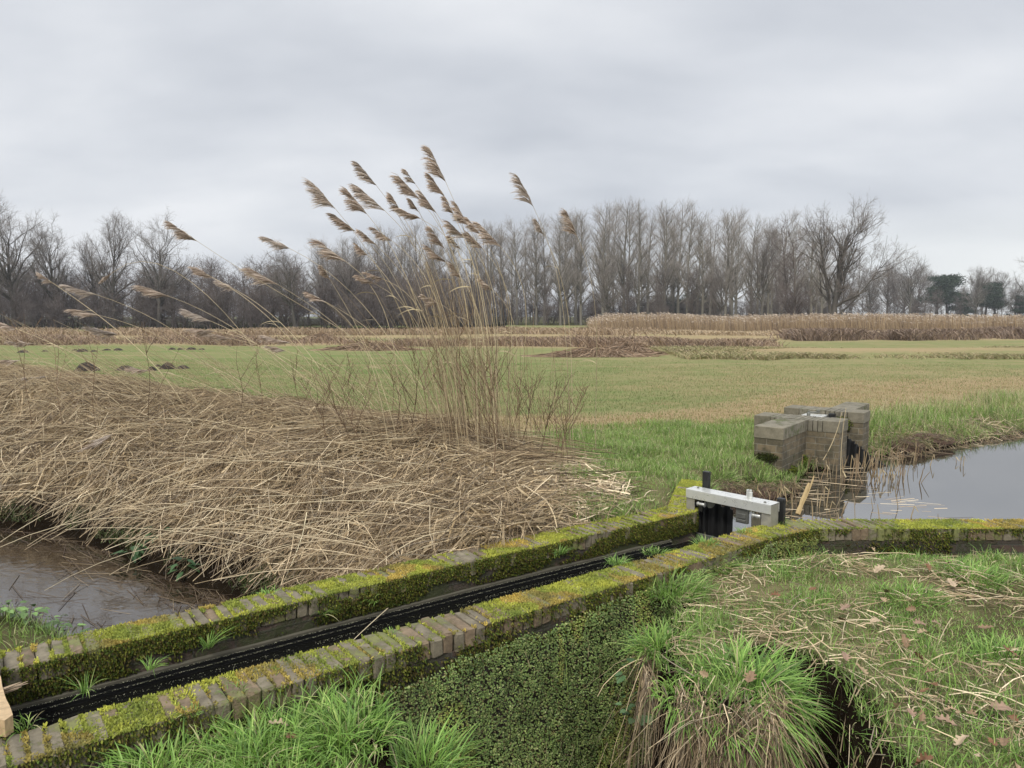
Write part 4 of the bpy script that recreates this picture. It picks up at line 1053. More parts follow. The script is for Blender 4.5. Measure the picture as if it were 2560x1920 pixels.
# ------------------------------------------------------------------ standing reeds
def hermite(p0,m0,p1,m1,k):
    t=np.linspace(0,1,k)[:,None]
    return (2*t**3-3*t*t+1)*p0+(t**3-2*t*t+t)*m0+(-2*t**3+3*t*t)*p1+(t**3-t*t)*m1
def plume_mesh(B,T,wind,n=230,pale=0.,full=1.):
    L=np.linalg.norm(T-B);ax=(T-B)/L
    k=5
    nb=22;sb=np.sort(rng.uniform(0,.93,nb))
    # side branchlets, each carrying fine filaments that stream down-wind
    idx=rng.integers(0,nb,n);s=np.clip(sb[idx]+rng.normal(0,.035,n),0,1)
    lee=norm(np.array([wind[0],wind[1],-.35])[None])[0]
    lee=lee-ax*(lee@ax)*.0
    sag=L*.10*np.sin(np.pi*np.minimum(s,1))
    base=B+ax*(s*L)[:,None]+lee*(-.25*L*s**2)[:,None]*0
    ln=L*(.60-.30*s)*rng.uniform(.55,1.2,n)*full
    bd=rng.normal(0,.16,(nb,3))[idx]
    d0=norm(ax*1.0+lee*.35+bd+rng.normal(0,.10,(n,3)));d1=norm(ax*.45+lee*1.0+bd+rng.normal(0,.22,(n,3))+np.array([0,0,-.15]))
    t=np.linspace(0,1,k)
    st=(ln/(k-1))[:,None]
    P=[base]
    for i in range(k-1):
        d=norm(d0*(1-t[i])+d1*t[i]);P.append(P[-1]+d*st)
    P=np.stack(P,1)+rng.normal(0,.0015,(n,k,3))
    V,F=ribbons(P,rng.uniform(.0016,.0034,n)[:,None]*np.array([.5,1,1.1,1,.3])[None])
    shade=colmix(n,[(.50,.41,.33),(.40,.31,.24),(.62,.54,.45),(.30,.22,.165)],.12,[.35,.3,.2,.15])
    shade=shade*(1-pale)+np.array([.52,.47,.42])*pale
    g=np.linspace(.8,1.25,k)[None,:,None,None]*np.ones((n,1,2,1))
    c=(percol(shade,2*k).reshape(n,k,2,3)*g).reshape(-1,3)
    return V,F,np.clip(c,0,1)
def reed(tip,base,root,Y,label,pale=0.,leaf=1,n=230):
    Bp=atY(base[0],base[1],Y);Tp=atY(tip[0],tip[1],Y+random.uniform(-.08,.08));
    Yr=Y+random.uniform(-.5,.5);Rp=atY(root[0],root[1],Yr)
    if Yr<19: Rp[2]=float(gz(Rp[0],Rp[1]))-.02
    Lp=np.linalg.norm(Tp-Bp)
    D=np.linalg.norm(Bp-Rp)
    md=(Tp-Bp)/Lp;m1=md*D*1.0;lean=(Bp-Rp);m0=np.array([lean[0]*.55,lean[1]*.6,abs(lean[2])*1.25])
    k=14;C=hermite(Rp,m0,Bp,m1,k)
    o=empty('reed',tuple(Rp),0,label,'reed','standing reeds with feathery plumes')
    C=C-Rp;C=np.concatenate([C,(Tp-Rp)[None]*.55+C[-1:]*.45],0)
    t=np.linspace(0,1,k+1)
    V,F=tubes(C[None],((.0056 if Y>9.5 else .0046)*(1-.6*t))[None],4)
    c=np.array([.56,.46,.29])*random.uniform(.75,1.15)
    obj('stem',npmesh('stem',V,F,M_straw,np.broadcast_to(c,(len(V),3)),True),o)
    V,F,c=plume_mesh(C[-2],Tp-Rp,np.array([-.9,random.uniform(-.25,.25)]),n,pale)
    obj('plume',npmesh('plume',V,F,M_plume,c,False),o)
    for _ in range(leaf):
        i=random.randint(4,k-3);p=C[i];l=random.uniform(.15,.32);a=np.array([-1,random.uniform(-.5,.5),random.uniform(.2,.9)])
        t=np.linspace(0,1,6)[:,None];P=p+norm(a[None])*l*t+np.array([-.05,0,-.32])*l*t**2.2*1.6
        V,F=ribbons(P[None],np.array([[.003,.006,.006,.005,.003,.0005]]));obj('leaf',npmesh('leaf',V,F,M_straw,np.broadcast_to(np.array([.46,.38,.23])*random.uniform(.7,1.1),(len(V),3)),False),o)
    return o
def z2(p): return (p[0]*.1591+280,p[1]*.1591+136)
def z1(p): return (p[0]*.1555,p[1]*.1555+176)
RE2=[((945,85),(1040,285),(490,462),'tallest reed of the clump, its plume the highest against the clouds'),
((490,170),(605,310),(470,458),'reed with a broad drooping plume, second highest in the clump'),
((205,295),(350,460),(440,455),'reed whose arched plume is the furthest left against the clouds in the middle clump'),
((490,318),(660,470),(458,460),'reed with a long thick plume just under the second highest one'),
((420,340),(555,500),(445,455),'reed with a fan shaped plume left of the long thick one'),
((740,245),(880,400),(478,464),'reed with a dense wide plume midway between the two highest'),
((787,215),(850,300),(482,460),'reed with a pale narrow plume half hidden behind the dense wide one'),
((945,250),(1035,380),(495,460),'reed whose plume hangs straight under the tallest one'),
((890,355),(990,495),(488,465),'reed with a slim dark plume left of the stem of the tallest reed'),
((700,372),(770,495),(470,455),'reed with a short upright plume, left of two crossing plumes'),
((1040,390),(1090,490),(498,462),'reed with a small fuzzy plume touching the stem of the tallest reed'),
((745,455),(885,520),(480,458),'reed whose plume lies nearly flat across its neighbour'),
((822,400),(880,490),(484,460),'reed with a small plume standing behind the flat one'),
((1110,430),(1180,560),(500,465),'reed with a feathery plume right of the tallest stem at treetop height'),
((335,490),(475,600),(436,452),'reed with a bent plume just under the leftmost one against the clouds'),
((590,580),(705,660),(465,452),'reed with a tidy plume at the skyline of the wood'),
((505,595),(610,690),(455,450),'reed with a loose plume left of the tidy one at the skyline'),
((240,662),(430,800),(405,436),'reed with a long arched plume in front of the dark oak crowns'),
((480,680),(550,750),(450,448),'reed with a short ragged plume hanging before the dark trees'),
((950,580),(1035,710),(492,460),'reed with a wispy plume before the poplars, left of the dense bundle'),
((1048,525),(1160,640),(496,462),'reed with a plume forming the left edge of the dense bundle'),
((1065,630),(1140,715),(498,458),'reed with a small plume under the left edge of the dense bundle'),
((1180,520),(1260,620),(508,462),'reed with a pale plume in the heart of the dense bundle'),
((1250,548),(1390,700),(515,460),'reed with a long plume on the right edge of the dense bundle'),
((1170,600),(1280,715),(506,458),'reed with a thick plume low in the dense bundle'),
((930,700),(1050,800),(490,458),'reed with a stringy plume below the wispy one'),
((1080,800),(1140,900),(500,458),'reed with a sparse plume curling over in front of poplar trunks'),
((265,820),(320,910),(400,430),'reed with a tiny tan plume in front of the reddish shrub'),
((175,985),(285,1045),(392,425),'reed with a slim plume low in front of the dark wood'),
((480,870),(600,930),(452,448),'reed with a forked pale plume, left half'),
((545,862),(650,900),(456,450),'reed with a forked pale plume, right half'),
((895,1000),(1015,1060),(478,452),'reed with a combed plume just above the twiggy stems'),
((1260,900),(1345,975),(508,458),'reed with a faded plume right of the twiggy stems'),
((1495,250),(1590,440),(572,432),'lone reed right of the clump, its pale plume against the clouds'),
((1615,535),(1668,640),(574,436),'thin reed with a half bare plume below the lone pale one'),
((1800,470),(1868,630),(596,438),'rightmost reed, its brown plume in front of the poplar tops')]
for i,(t,b,r,l) in enumerate(RE2):
    v=r[1];reed(z2(t),z2(b),r,8.2+.5*random.random() if r[0]<540 else 9.2,l,pale=.35*(random.random()<.25),n=400 if i<15 else 260)
RE1=[((1095,300),(1270,420),(470,446),'reed leaning far left, its plume alone against the sky over the left wood'),
((1705,392),(1860,465),(440,440),'reed with a thin plume over the crown of the round oak'),
((1580,578),(1790,700),(425,432),'reed with a large fluffy plume in front of the round oak'),
((1250,590),(1390,665),(345,425),'reed with a bushy plume, upper one of two that touch'),
((1400,670),(1520,735),(352,428),'reed with a bushy plume, lower one of two that touch'),
((900,705),(1105,780),(330,424),'reed with a heavy round plume before the dark wood on the left'),
((430,705),(625,765),(265,418),'reed with a flat swept plume before the wood, second from the left edge'),
((255,630),(350,695),(190,410),'reed with a small tan plume, highest at the far left'),
((465,855),(655,900),(262,420),'reed with a shaggy drooping plume above the molehills'),
((565,970),(760,1020),(290,420),'reed with a thin plume lying level with the far meadow edge'),
((1205,870),(1360,935),(352,428),'reed with a pale torn plume over the brown strip'),
((655,680),(722,622),(300,422),'broken reed whose plume hangs back from a bent stem'),
((0,945),(110,985),(150,400),'reed with its plume cut by the left edge, upper one'),
((70,1070),(225,1080),(170,400),'reed with a level plume near the left edge above the thatch'),
((1215,985),(1380,1000),(345,428),'reed with a level plume below the pale torn one'),
((1310,1010),(1490,1045),(370,430),'reed with a faded plume resting on the brown strip'),
((1700,1035),(1870,1075),(400,430),'reed with a sagging plume at the field edge, upper of a pair'),
((1720,1095),(1840,1125),(395,430),'reed with a sagging plume at the field edge, lower of a pair'),
((0,1195),(145,1185),(140,405),'reed with its plume cut by the left edge, lower one'),
((170,1300),(310,1290),(200,410),'reed with a silvery plume resting on the thatch at the left'),
((830,1240),(960,1250),(260,412),'reed with a flat plume hiding a molehill'),
((1975,750),(2085,805),(455,440),'reed with a slender plume before the trunks of the oak')]
for t,b,r,l in RE1:
    reed(z1(t),z1(b),r,10.+random.random()*1.2 if r[0]<430 else 8.8,l,pale=.5 if random.random()<.4 else .1,n=380)
# a few plumes lying in the thatch
for (t,b,r,l) in (((86,449),(115,433),(330,415),'fallen reed, its grey brown plume lying on the thatch above the pond, upper one'),((70,481),(93,465),(260,430),'fallen reed, its rusty plume low on the thatch above the pond, lower one'),((590,490),(588,468),(520,440),'fallen reed whose grey plume lies on the grass right of the clump')):
    reed(t,b,r,8.9 if t[0]<300 else 8.0,l,pale=.4,leaf=0,n=200)

# dense bundle of plumeless stalks
def stalks():
    bag=Bag();n=300;k=9
    u=np.where(rng.uniform(size=n)<.62,rng.normal(482,34,n),rng.uniform(330,590,n));
    Y=rng.uniform(7.7,9.3,n);x=(u-512)/F_*Y;z=gz(x,Y)-.02
    near=np.exp(-((u-486)/46)**2)
    h=rng.uniform(.5,1.4,n)*(1+1.0*near);lean=-rng.uniform(.0,.40,n)*(1+.8*(u<440))+.25*(u>520)*rng.uniform(0,1,n)
    t=np.linspace(0,1,k)
    P=np.stack([x[:,None]+lean[:,None]*h[:,None]*t[None]**1.5+rng.normal(0,.10,n)[:,None]*t[None],Y[:,None]+rng.normal(0,.12,n)[:,None]*t[None],z[:,None]+h[:,None]*t[None]],-1)
    P[...,:2]+=rng.normal(0,.005,(n,k,2))
    V,F=tubes(P,rng.uniform(.002,.0038,n)[:,None]*np.linspace(1,.45,k)[None],3)
    bag.add(V,F,percol(colmix(n,[(.40,.31,.19),(.30,.22,.13),(.22,.16,.10),(.48,.39,.24)],.14),3*k))
    # long stalks leaning over the left part
    n=420;x0=rng.uniform(-9,-.3,n);Y=rng.uniform(8.6,11.,n)+np.maximum(0,-x0-4)*.4;z=gz(x0,Y);h=rng.uniform(.5,1.3,n)
    ls=rng.uniform(.5,2.2,n)
    P=np.stack([x0[:,None]-ls[:,None]*h[:,None]*t[None],Y[:,None]+rng.normal(0,.25,n)[:,None]*t[None],z[:,None]+h[:,None]*(t[None]*(1.25-.25*t[None]))],-1)
    V,F=tubes(P,rng.uniform(.002,.0036,n)[:,None]*np.linspace(1,.45,k)[None],3)
    bag.add(V,F,percol(colmix(n,[(.40,.31,.19),(.34,.26,.15),(.48,.39,.24)],.14),3*k))
    tag(obj('reed_stalks',bag.mesh('reed_stalks',M_straw,True)),'crowd of thin plumeless reed stalks standing in the clump and over the thatch','reed stalks',kind='stuff')
stalks()
# dark dead weeds
def weed_mesh(h,branches,lean,seed):
    r=np.random.default_rng(seed);k=12;t=np.linspace(0,1,k)
    main=np.stack([lean[0]*t**1.4+.02*np.sin(t*9+seed),lean[1]*t**1.4+.015*np.cos(t*7+seed),h*t],1)
    bag=Bag();V,F=tubes(main[None],(.0055*(1-.7*t))[None],5);c0=np.array([.115,.075,.045])*r.uniform(.8,1.5);bag.add(V,F,c0)
    for _ in range(branches):
        i=r.uniform(.25,.9);p=np.array([np.interp(i,t,main[:,a]) for a in range(3)]);az=r.uniform(0,6.28);l=h*(1-i)*r.uniform(.5,.95)+.08
        d=np.array([math.cos(az)*.55,math.sin(az)*.55,.85]);tt=np.linspace(0,1,7)[:,None]
        Q=p+norm(d[None])*l*tt+np.array([0,0,.12])*l*tt**2+r.normal(0,.004,(7,3));V,F=tubes(Q[None],(.0038*(1-.6*tt[:,0]))[None],4);bag.add(V,F,c0*1.1)
        for _2 in range(2):
            q=Q[r.integers(2,6)];az=r.uniform(0,6.28);d=np.array([math.cos(az)*.7,math.sin(az)*.7,.6]);l2=l*.4
            Z=q+norm(d[None])*l2*np.linspace(0,1,4)[:,None];V,F=tubes(Z[None],np.array([[.0024,.0021,.0018,.0012]]),3);bag.add(V,F,c0*1.2)
    return bag
WD=[(348,432,.95,8,-.35,'leaning'),(362,440,1.05,8,-.4,''),(398,442,.9,4,-.05,''),(412,446,1.15,4,.05,''),(428,452,1.3,6,-.2,''),(452,458,1.25,9,-.22,''),(468,466,1.55,10,-.15,''),(478,470,1.25,9,.1,''),(490,468,1.4,10,.05,''),(497,500,1.3,5,-.05,''),(508,466,1.1,8,.22,''),(518,458,1.05,9,.3,''),(536,452,1.0,10,.35,''),(552,446,.9,9,.4,''),(560,440,.8,9,.25,''),(330,428,.85,7,-.3,'')]
WL=['leaning dark weed, leftmost of the branching ones','leaning dark weed, second of the branching ones from the left','straight dark weed before the green meadow, left of the clump','straight dark weed closest to the left side of the clump','tall dark weed at the left rim of the reed clump','bushy dark weed inside the left half of the reed clump','tallest branching dark weed in the reed clump','bushy dark weed at the foot of the reed clump','tall dark weed right of the tallest branching one','thick dark stem standing nearest the wall in front of the clump','branching weed at the right rim of the reed clump','branching weed leaning right, first beyond the clump','branching weed leaning right with curved twigs, second beyond the clump','widest branching weed right of the clump over the meadow','last branching weed on the right with small dry seed heads','branching weed left of the clump, lowest one']
for i,((u,v,h,nb,ln,_),lb) in enumerate(zip(WD,WL)):
    p=at(u,v,-.05);Y=min(p[1],8.0+.5*random.random());x=(u-512)/F_*Y
    o=obj('dead_weed',weed_mesh(h,nb,(ln,random.uniform(-.15,.15)),i).mesh('dead_weed',M_weed,True));o.location=(x,Y,float(gz(x,Y))-.02);tag(o,lb,'dead weed','dark dead weeds among the reeds')
SL=['at the left edge','second from the left edge','third from the left edge','with bent tip at the far left','pair left one over the molehills','pair right one over the molehills','shorter one right of the pair','over the flat plume','tall one right of the molehills','thin one between thatch and meadow','dark one nearest the clump on the left','short one near the clump on the left']
for i,(u,top,bot) in enumerate(((28,312,395),(60,318,398),(95,330,402),(150,320,408),(243,345,430),(262,340,425),(300,352,430),(352,350,425),(372,355,430),(395,352,428),(318,356,425),(536,385,455))):
    Y=9.6;p=atY(u,bot,Y);q=atY(u-6,top,Y);z=float(gz(p[0],Y));h=max(.3,q[2]-z)
    bg=weed_mesh(h,2 if i%3 else 4,(q[0]-p[0],0),50+i);o=obj('dead_weed',bg.mesh('dead_weed',M_weed,True));o.location=(p[0],Y,z-.02);tag(o,'upright dark weed stalk above the thatch, '+SL[i],'dead weed','upright dark weed stalks above the thatch')

# ------------------------------------------------------------------ reed stubs in the ditch
def stubs():
    protos=[]
    for i in range(6):
        k=5;t=np.linspace(0,1,k);h=1.
        P=np.stack([.06*np.sin(t*2+i)*t,.05*np.cos(t*3+i)*t,t],1)[None]
        V,F=tubes(P,np.array([[1,.95,.95,.9,.7]]),5);V=V.copy();V[:,2]+= (V[:,2]>.98)*rng.uniform(-.06,.06,len(V))
        # radius is scaled through object x/y scale; keep centre offset small
        V[:,:2]*=1
        protos.append((P,i))
    meshes=[]
    for i in range(14):
        h=random.uniform(.08,.29);k=6;t=np.linspace(0,1,k);ln=(random.uniform(-.2,.35)*h,random.uniform(-.15,.15)*h);r=random.uniform(.003,.0065)
        P=np.stack([ln[0]*t+.006*np.sin(t*5+i),ln[1]*t,h*t-.12*(1-t)],1)[None];bag=Bag()
        V,F=tubes(P,(r*np.array([1,1,.95,.95,.9,.55]))[None],5);bag.add(V,F,colmix(1,[(.36,.27,.15),(.22,.155,.09),(.28,.22,.14)],.1)[0])
        if i%3==0:
            Q=P[0,-1]+np.array([.3,.1,-.5])*np.linspace(0,.14,4)[:,None];V,F=ribbons(Q[None],np.array([[.005,.006,.004,.001]]));bag.add(V,F,(.42,.34,.2))
        meshes.append(bag.mesh('reed_stub',M_straw,True))
    areas=[((3.55,4.9,8.6,9.75),84,'cut tan reed stub standing in the dark water in front of the brick sluice','cut reed stubs before the sluice'),
           ((2.55,3.4,6.9,8.3),34,'cut reed stub at the water edge between the steel gate and the brick sluice','cut reed stubs by the gate'),
           ((5.,6.0,9.6,10.4),26,'cut reed stub at the water edge right of the brick sluice','cut reed stubs right of the sluice'),
           ((2.9,4.0,6.2,7.6),12,'lone cut reed stub in open dark water just beyond the wing wall','cut reed stubs in open water')]
    for (x0,x1,y0,y1),n,lb,gr in areas:
        c=0
        while c<n:
            x=random.uniform(x0,x1);y=random.uniform(y0,y1)
            if vn(np.array([x]),np.array([y]),3,5)[0]<.35 and random.random()<.7: continue
            # keep clear of the brickwork
            rx=(x-3.28)*.79-(y-9.99)*.61;ry=(x-3.28)*.61+(y-9.99)*.79
            if -.02<rx<1.12 and -.02<ry<.45 or .3<rx<.73 and -1<ry<.05: continue
            o=bpy.data.objects.new('reed_stub',random.choice(meshes));link(o);z=max(float(gz(x,y)),W_CH);o.location=(x,y,z);s=random.uniform(.7,1.15);o.scale=(1,1,s);o.rotation_euler=(random.gauss(0,.13),random.gauss(0,.13),random.uniform(-2,2));tag(o,lb,'reed stub',gr);c+=1
    # two tall leaning dry stems before the sluice
    for pts,lb in ((((804,487),(842,415),(838,450)),'tall bare reed stem crossing the corner of the near abutment'),):
        pass
    for (b,t,m),lb in ((((842,500),(846,408),(838,455)),'tall straight reed stem in front of the near abutment'),((825,462),(845,410),(836,440)) and (((823,460),(842,412),(836,440)),'thin crooked reed stem bent against the near abutment')):
        Y=8.95;B=atY(*b,Y);T_=atY(*t,Y);Mm=atY(*m,Y);o=empty('dry_reed',tuple(B),0,lb,'dry reed')
        t_=np.linspace(0,1,10)[:,None];P=(1-t_)**2*B+2*t_*(1-t_)*Mm+t_**2*T_-B
        V,F=tubes(P[None],np.linspace(.0055,.003,10)[None],5);obj('stem',npmesh('stem',V,F,M_straw,np.broadcast_to(np.array([.5,.4,.24]),(len(V),3)),True),o)
    # floating bits
    bag=Bag();n=200
    x=rng.uniform(2.6,4.4,n);y=rng.uniform(6.4,10.2,n);kp=sdf(x,y,DITCH)<-.03;x,y=x[kp],y[kp];n=len(x)
    a=rng.uniform(-.6,.6,n);ln=rng.uniform(.06,.4,n);t=np.linspace(-.5,.5,4)
    P=np.stack([x[:,None]+np.cos(a)[:,None]*ln[:,None]*t,y[:,None]+np.sin(a)[:,None]*ln[:,None]*t,np.full((n,4),W_CH+.007)+rng.uniform(0,.012,n)[:,None]],-1)
    V,F=ribbons(P,rng.uniform(.0015,.005,n),np.stack([-np.sin(a),np.cos(a),0*a+.3],1));bag.add(V,F,percol(colmix(n,C_straw,.15,W_straw),8))
    tag(obj('floating_reeds',bag.mesh('floating_reeds',M_straw,False)),'broken reed pieces floating on the right hand ditch','litter',kind='stuff')
    bag=Bag();n=2600
    x=rng.uniform(-7,-1.4,n*3);y=rng.uniform(4.2,9,n*3);s=sdf(x,y,POND);kp=(s<-.02)&(rng.uniform(size=n*3)<np.exp(s*2.2)*(.1+fbm(x,y,2,3)));x,y=x[kp][:n],y[kp][:n];n=len(x)
    a=rng.normal(-.5,.55,n);ln=rng.uniform(.05,.5,n)
    P=np.stack([x[:,None]+np.cos(a)[:,None]*ln[:,None]*t,y[:,None]+np.sin(a)[:,None]*ln[:,None]*t,np.full((n,4),W_POND+.003)+rng.uniform(-.002,.012,n)[:,None]],-1)
    V,F=ribbons(P,rng.uniform(.0012,.0035,n),np.stack([-np.sin(a),np.cos(a),0*a+.3],1));bag.add(V,F,percol(colmix(n,[(.10,.07,.04),(.06,.04,.025),(.2,.15,.09)],.2,[.45,.4,.15]),8))
    tag(obj('floating_debris',bag.mesh('floating_debris',M_straw,False)),'dark rotting stems floating on the pond at the left','litter',kind='stuff')
stubs()

# ------------------------------------------------------------------ oak leaves, nettle, small plants
def oakleaf_mesh(seed,col):
    r=np.random.default_rng(seed);n=9
    ts=np.linspace(0,1,n);wd=.30*np.sin(np.pi*ts**.85)**.8
    wd=wd*(1+.38*np.cos(ts*np.pi*7.5+r.uniform(-.4,.4)));wd[0]=.03;wd[-1]=.05
    n2=25;t2=np.linspace(0,1,n2);w2=np.interp(t2,ts,wd)*(1-.0);w2=.33*np.sin(np.pi*np.clip(t2,0,1)**.8)**.75*(1-.42*(np.cos(t2*np.pi*8)>.1));w2[0]=.015;w2[-1]=.06
    cr=r.uniform(.5,1.6);cl=r.uniform(-1.2,1.2);V=[];J=7
    for i in range(n2):
        for j in range(J):
            v=(j/(J-1)*2-1);x=v*w2[i];y=t2[i]-.5+abs(v)*.08
            z=cr*x*x*1.2+cl*.25*(y**2)+.03*math.sin(9*y+3*x+seed)
            V.append((x,y,z))
    V=np.array(V);i,j=np.meshgrid(np.arange(n2-1),np.arange(J-1),indexing='ij');b=(i*J+j).ravel()
    F=np.stack([b,b+1,b+J+1,b+J],1)
    V[:,2]-=V[:,2].min()
    C=np.broadcast_to(col,(len(V),3))*(1-.25*(np.abs(V[:,0:1])<.02))
    nV=len(V);V=np.concatenate([V,V-np.array([0,0,.006])]);F=np.concatenate([F,F[:,::-1]+nV]);C=np.concatenate([C,C*.8])
    st=np.array([[0,-.5-.18*s,.02] for s in np.linspace(0,1,4)])[None];sv,sf=tubes(st,np.array([.012]*1),4)
    V=np.concatenate([V,sv]);F=np.concatenate([F,sf+2*nV]);C=np.concatenate([C,np.full((len(sv),3),.2)*[1,.7,.4]])
    return npmesh('oak_leaf',V,F,M_leaf,C,True)
LC=[('pale tan',(.38,.27,.16)),('pinkish brown',(.31,.205,.14)),('rust brown',(.20,.10,.05)),('mid brown',(.25,.16,.09)),('light beige',(.46,.35,.23))]
LM=[[oakleaf_mesh(i*5+j,c) for j in range(3)] for i,(n_,c) in enumerate(LC)]
def leafput(u,v,ci,size,label,zg=-.11,group='fallen oak leaves on the right bank',tilt=.4,dz=.03):
    p=at(u,v,zg+.04);z=float(gz(p[0],p[1]));p=at(u,v,min(max(z,-.4),.05)+.09)
    o=bpy.data.objects.new('oak_leaf',random.choice(LM[ci]));link(o);o.location=(p[0],p[1],p[2]-.01);s=size;o.scale=(s,s,s)
    o.rotation_euler=(random.gauss(.25,tilt),random.gauss(0,tilt),random.uniform(0,6.3));tag(o,label,'leaf',group);return o
LV=[(279,722,4,.085,'big pale oak leaf in the grass below the near wall, lower left'),(292,735,2,.075,'rust brown oak leaf just right of the big pale one, lower left'),
(750,676,3,.095,'curled two lobed oak leaf beside the largest grass tuft'),(705,672,0,.06,'tan oak leaf left of the largest grass tuft'),
(846,606,1,.09,'large pinkish oak leaf, centre of the right bank'),(842,618,3,.07,'oak leaf half under the large pinkish one'),
(882,598,0,.07,'tan oak leaf upper right of the large pinkish one'),(775,594,2,.07,'rust oak leaf near the wall bend'),
(879,568,4,.09,'wide beige oak leaf right of the upper tuft, by the broken peat'),(952,582,4,.10,'broad light beige oak leaf near the upper right'),
(950,562,1,.08,'pinkish oak leaf above the broad beige one'),(812,540,2,.07,'rust oak leaf close to the wing wall, left one'),
(848,545,1,.08,'pinkish oak leaf close to the wing wall, middle one'),(872,548,0,.06,'tan oak leaf close to the wing wall, right one'),
(845,655,1,.08,'narrow pinkish oak leaf right of the dark hollow'),(862,668,0,.08,'tan oak leaf below the narrow pinkish one'),
(1010,650,2,.08,'rust oak leaf at the right edge, upper one'),(1000,706,1,.10,'large pinkish leaf at the right edge, middle one'),
(947,720,1,.09,'long pinkish brown leaf pointing at the pale lobed one'),(963,738,4,.085,'deeply lobed pale oak leaf, brightest on the right bank'),
(924,760,2,.09,'dark rust leaf near the bottom right'),(872,764,0,.09,'tan leaf at the bottom beside the dark hollow'),
(1005,740,3,.08,'brown leaf below the large pinkish one at the right edge'),(1015,765,0,.08,'tan leaf in the bottom right corner'),
(985,626,3,.08,'brown leaf in long grass at the right'),(905,640,3,.07,'brown leaf lying across straw in the middle of the right bank'),
(920,622,1,.08,'pink leaf pair in the straw, upper half'),(925,632,0,.08,'pink leaf pair in the straw, lower half'),
(900,705,0,.08,'tan leaf under a dead twig right of the hollow'),(960,612,0,.07,'tan leaf between two green tufts at the right'),
(720,560,2,.05,'small rust leaf on the grass against the wall bend'),(768,556,3,.06,'small brown leaf by the outer wall corner')]
for a in LV: leafput(*a)
for i in range(26):
    leafput(random.uniform(800,1020),random.uniform(545,760),random.randint(0,4),random.uniform(.04,.065),'small crumpled oak leaf scrap half hidden in the straw of the right bank',group='small oak leaf scraps on the right bank')

def leafy(loc,n,spread,size,label,cols,cat='plant',name='leafy_plant',group=None,h=.12,serr=True,narrow=.5,lean=(0,0)):
    e=empty(name,tuple(loc),0,label,cat,group);st=Bag()
    lm=[]
    for _ in range(n):
        az=random.uniform(0,6.28);rr=spread*math.sqrt(random.random());hh=h*random.uniform(.4,1.1)
        tip=np.array([rr*math.cos(az)+lean[0]*hh,rr*math.sin(az)+lean[1]*hh,hh]);root=np.array([tip[0]*.25,tip[1]*.25,-.02])
        t=np.linspace(0,1,5)[:,None];P=root*(1-t)+tip*t+np.array([0,0,.02])*np.sin(t*3.1);V,F=tubes(P[None],np.array([[.002,.0018,.0016,.0014,.001]]),4);st.add(V,F,(.10,.10,.04))
        L=size*random.uniform(.6,1.15);d=norm(np.array([[math.cos(az),math.sin(az),random.uniform(-.5,.3)]]))[0];side=norm(np.cross(d,[0,0,1])[None])[0];up=np.cross(side,d)
        m=11;tt=np.linspace(0,1,m);w=narrow*L*np.sin(np.pi*tt**.75)**.8;w[0]=.002
        if serr: w=w*(1+.16*((np.arange(m)%2)*2-1))
        V=[]
        for a,b in zip(tt,w):
            for s in (-1,0,1): V.append(tip+d*a*L+side*s*b+up*(.25*abs(s)*b-.25*L*a*a))
        i,j=np.meshgrid(np.arange(m-1),np.arange(2),indexing='ij');b=(i*3+j).ravel()
        lm.append((np.array(V),np.stack([b,b+1,b+4,b+3],1),colmix(1,cols,.15)[0]))
    obj('stem',st.mesh('stem',M_grass,True),e)
    for V,F,c in lm: obj('leaf',npmesh('leaf',V,F,M_liver,np.broadcast_to(c,(len(V),3)),False),e)
    return e
NET=[(.07,.13,.05),(.10,.17,.07),(.055,.10,.04)]
p=at(650,700,-.42)
leafy((.66,3.62,-.42),20,.11,.055,'young nettle with dull green toothed leaves between the leafy wall and the big tuft',NET,'nettle','nettle',h=.12)
leafy((.63,3.78,-.27),9,.05,.05,'small nettle shoot above the larger nettle',NET,'nettle','nettle',h=.08)
leafy((.70,3.95,-.2),8,.05,.04,'small nettle shoot highest against the wall face',NET,'nettle','nettle',h=.08)
for (u,v,lb) in ((133,555,'dock leaves at the pond edge under the dead reeds, left'),(160,548,'upright dock leaves at the pond edge, tallest'),(185,572,'low green plant at the pond edge, right one')):
    p=at(u,v,-.62);leafy((p[0],p[1],max(-.68,float(gz(p[0],p[1])))),12,.08,.14,lb,[(.035,.075,.03),(.05,.10,.035)],name='dock_plant',h=.16,serr=False,narrow=.22,group='green plants at the pond edge')
for i,(u,v) in enumerate(((10,636),(30,645),(52,640),(75,634),(95,632),(112,628),(40,625),(15,618),(62,625),(5,650))):
    p=at(u,v,-.3);z=float(gz(p[0],p[1]))
    ls=['leftmost','large','pale','broad leaved','low','furthest right','upper','topmost','middle','lowest left']
    leafy((p[0],p[1],z),16,.10,.05,ls[i]+' leafy green weed on the near pond bank behind the far wall',[(.12,.20,.06),(.16,.26,.08),(.09,.15,.05)],name='green_weed',h=.10,serr=True,narrow=.35,group='leafy weeds on the near pond bank')
bagn=Bag()
V,F,c=blades(5500,lambda x,y:(sdf(x,y,POND)>.0)*(y<4.45-.52*(x+1.4))*(sdf(x,y,np.concatenate([BF,[(2.2,4),(-4,1)]]))>.03)*1.,(-4.6,-1.6,3.4,6.),(.04,.13),(.0015,.003),G_mid,[.4,.3,.15,.1,.05],.5,4,.7)
bagn.add(V,F,c);tag(obj('pond_bank_grass',bagn.mesh('pond_bank_grass',M_grass,False)),'pale green grass on the near pond bank at the left','grass',kind='stuff')
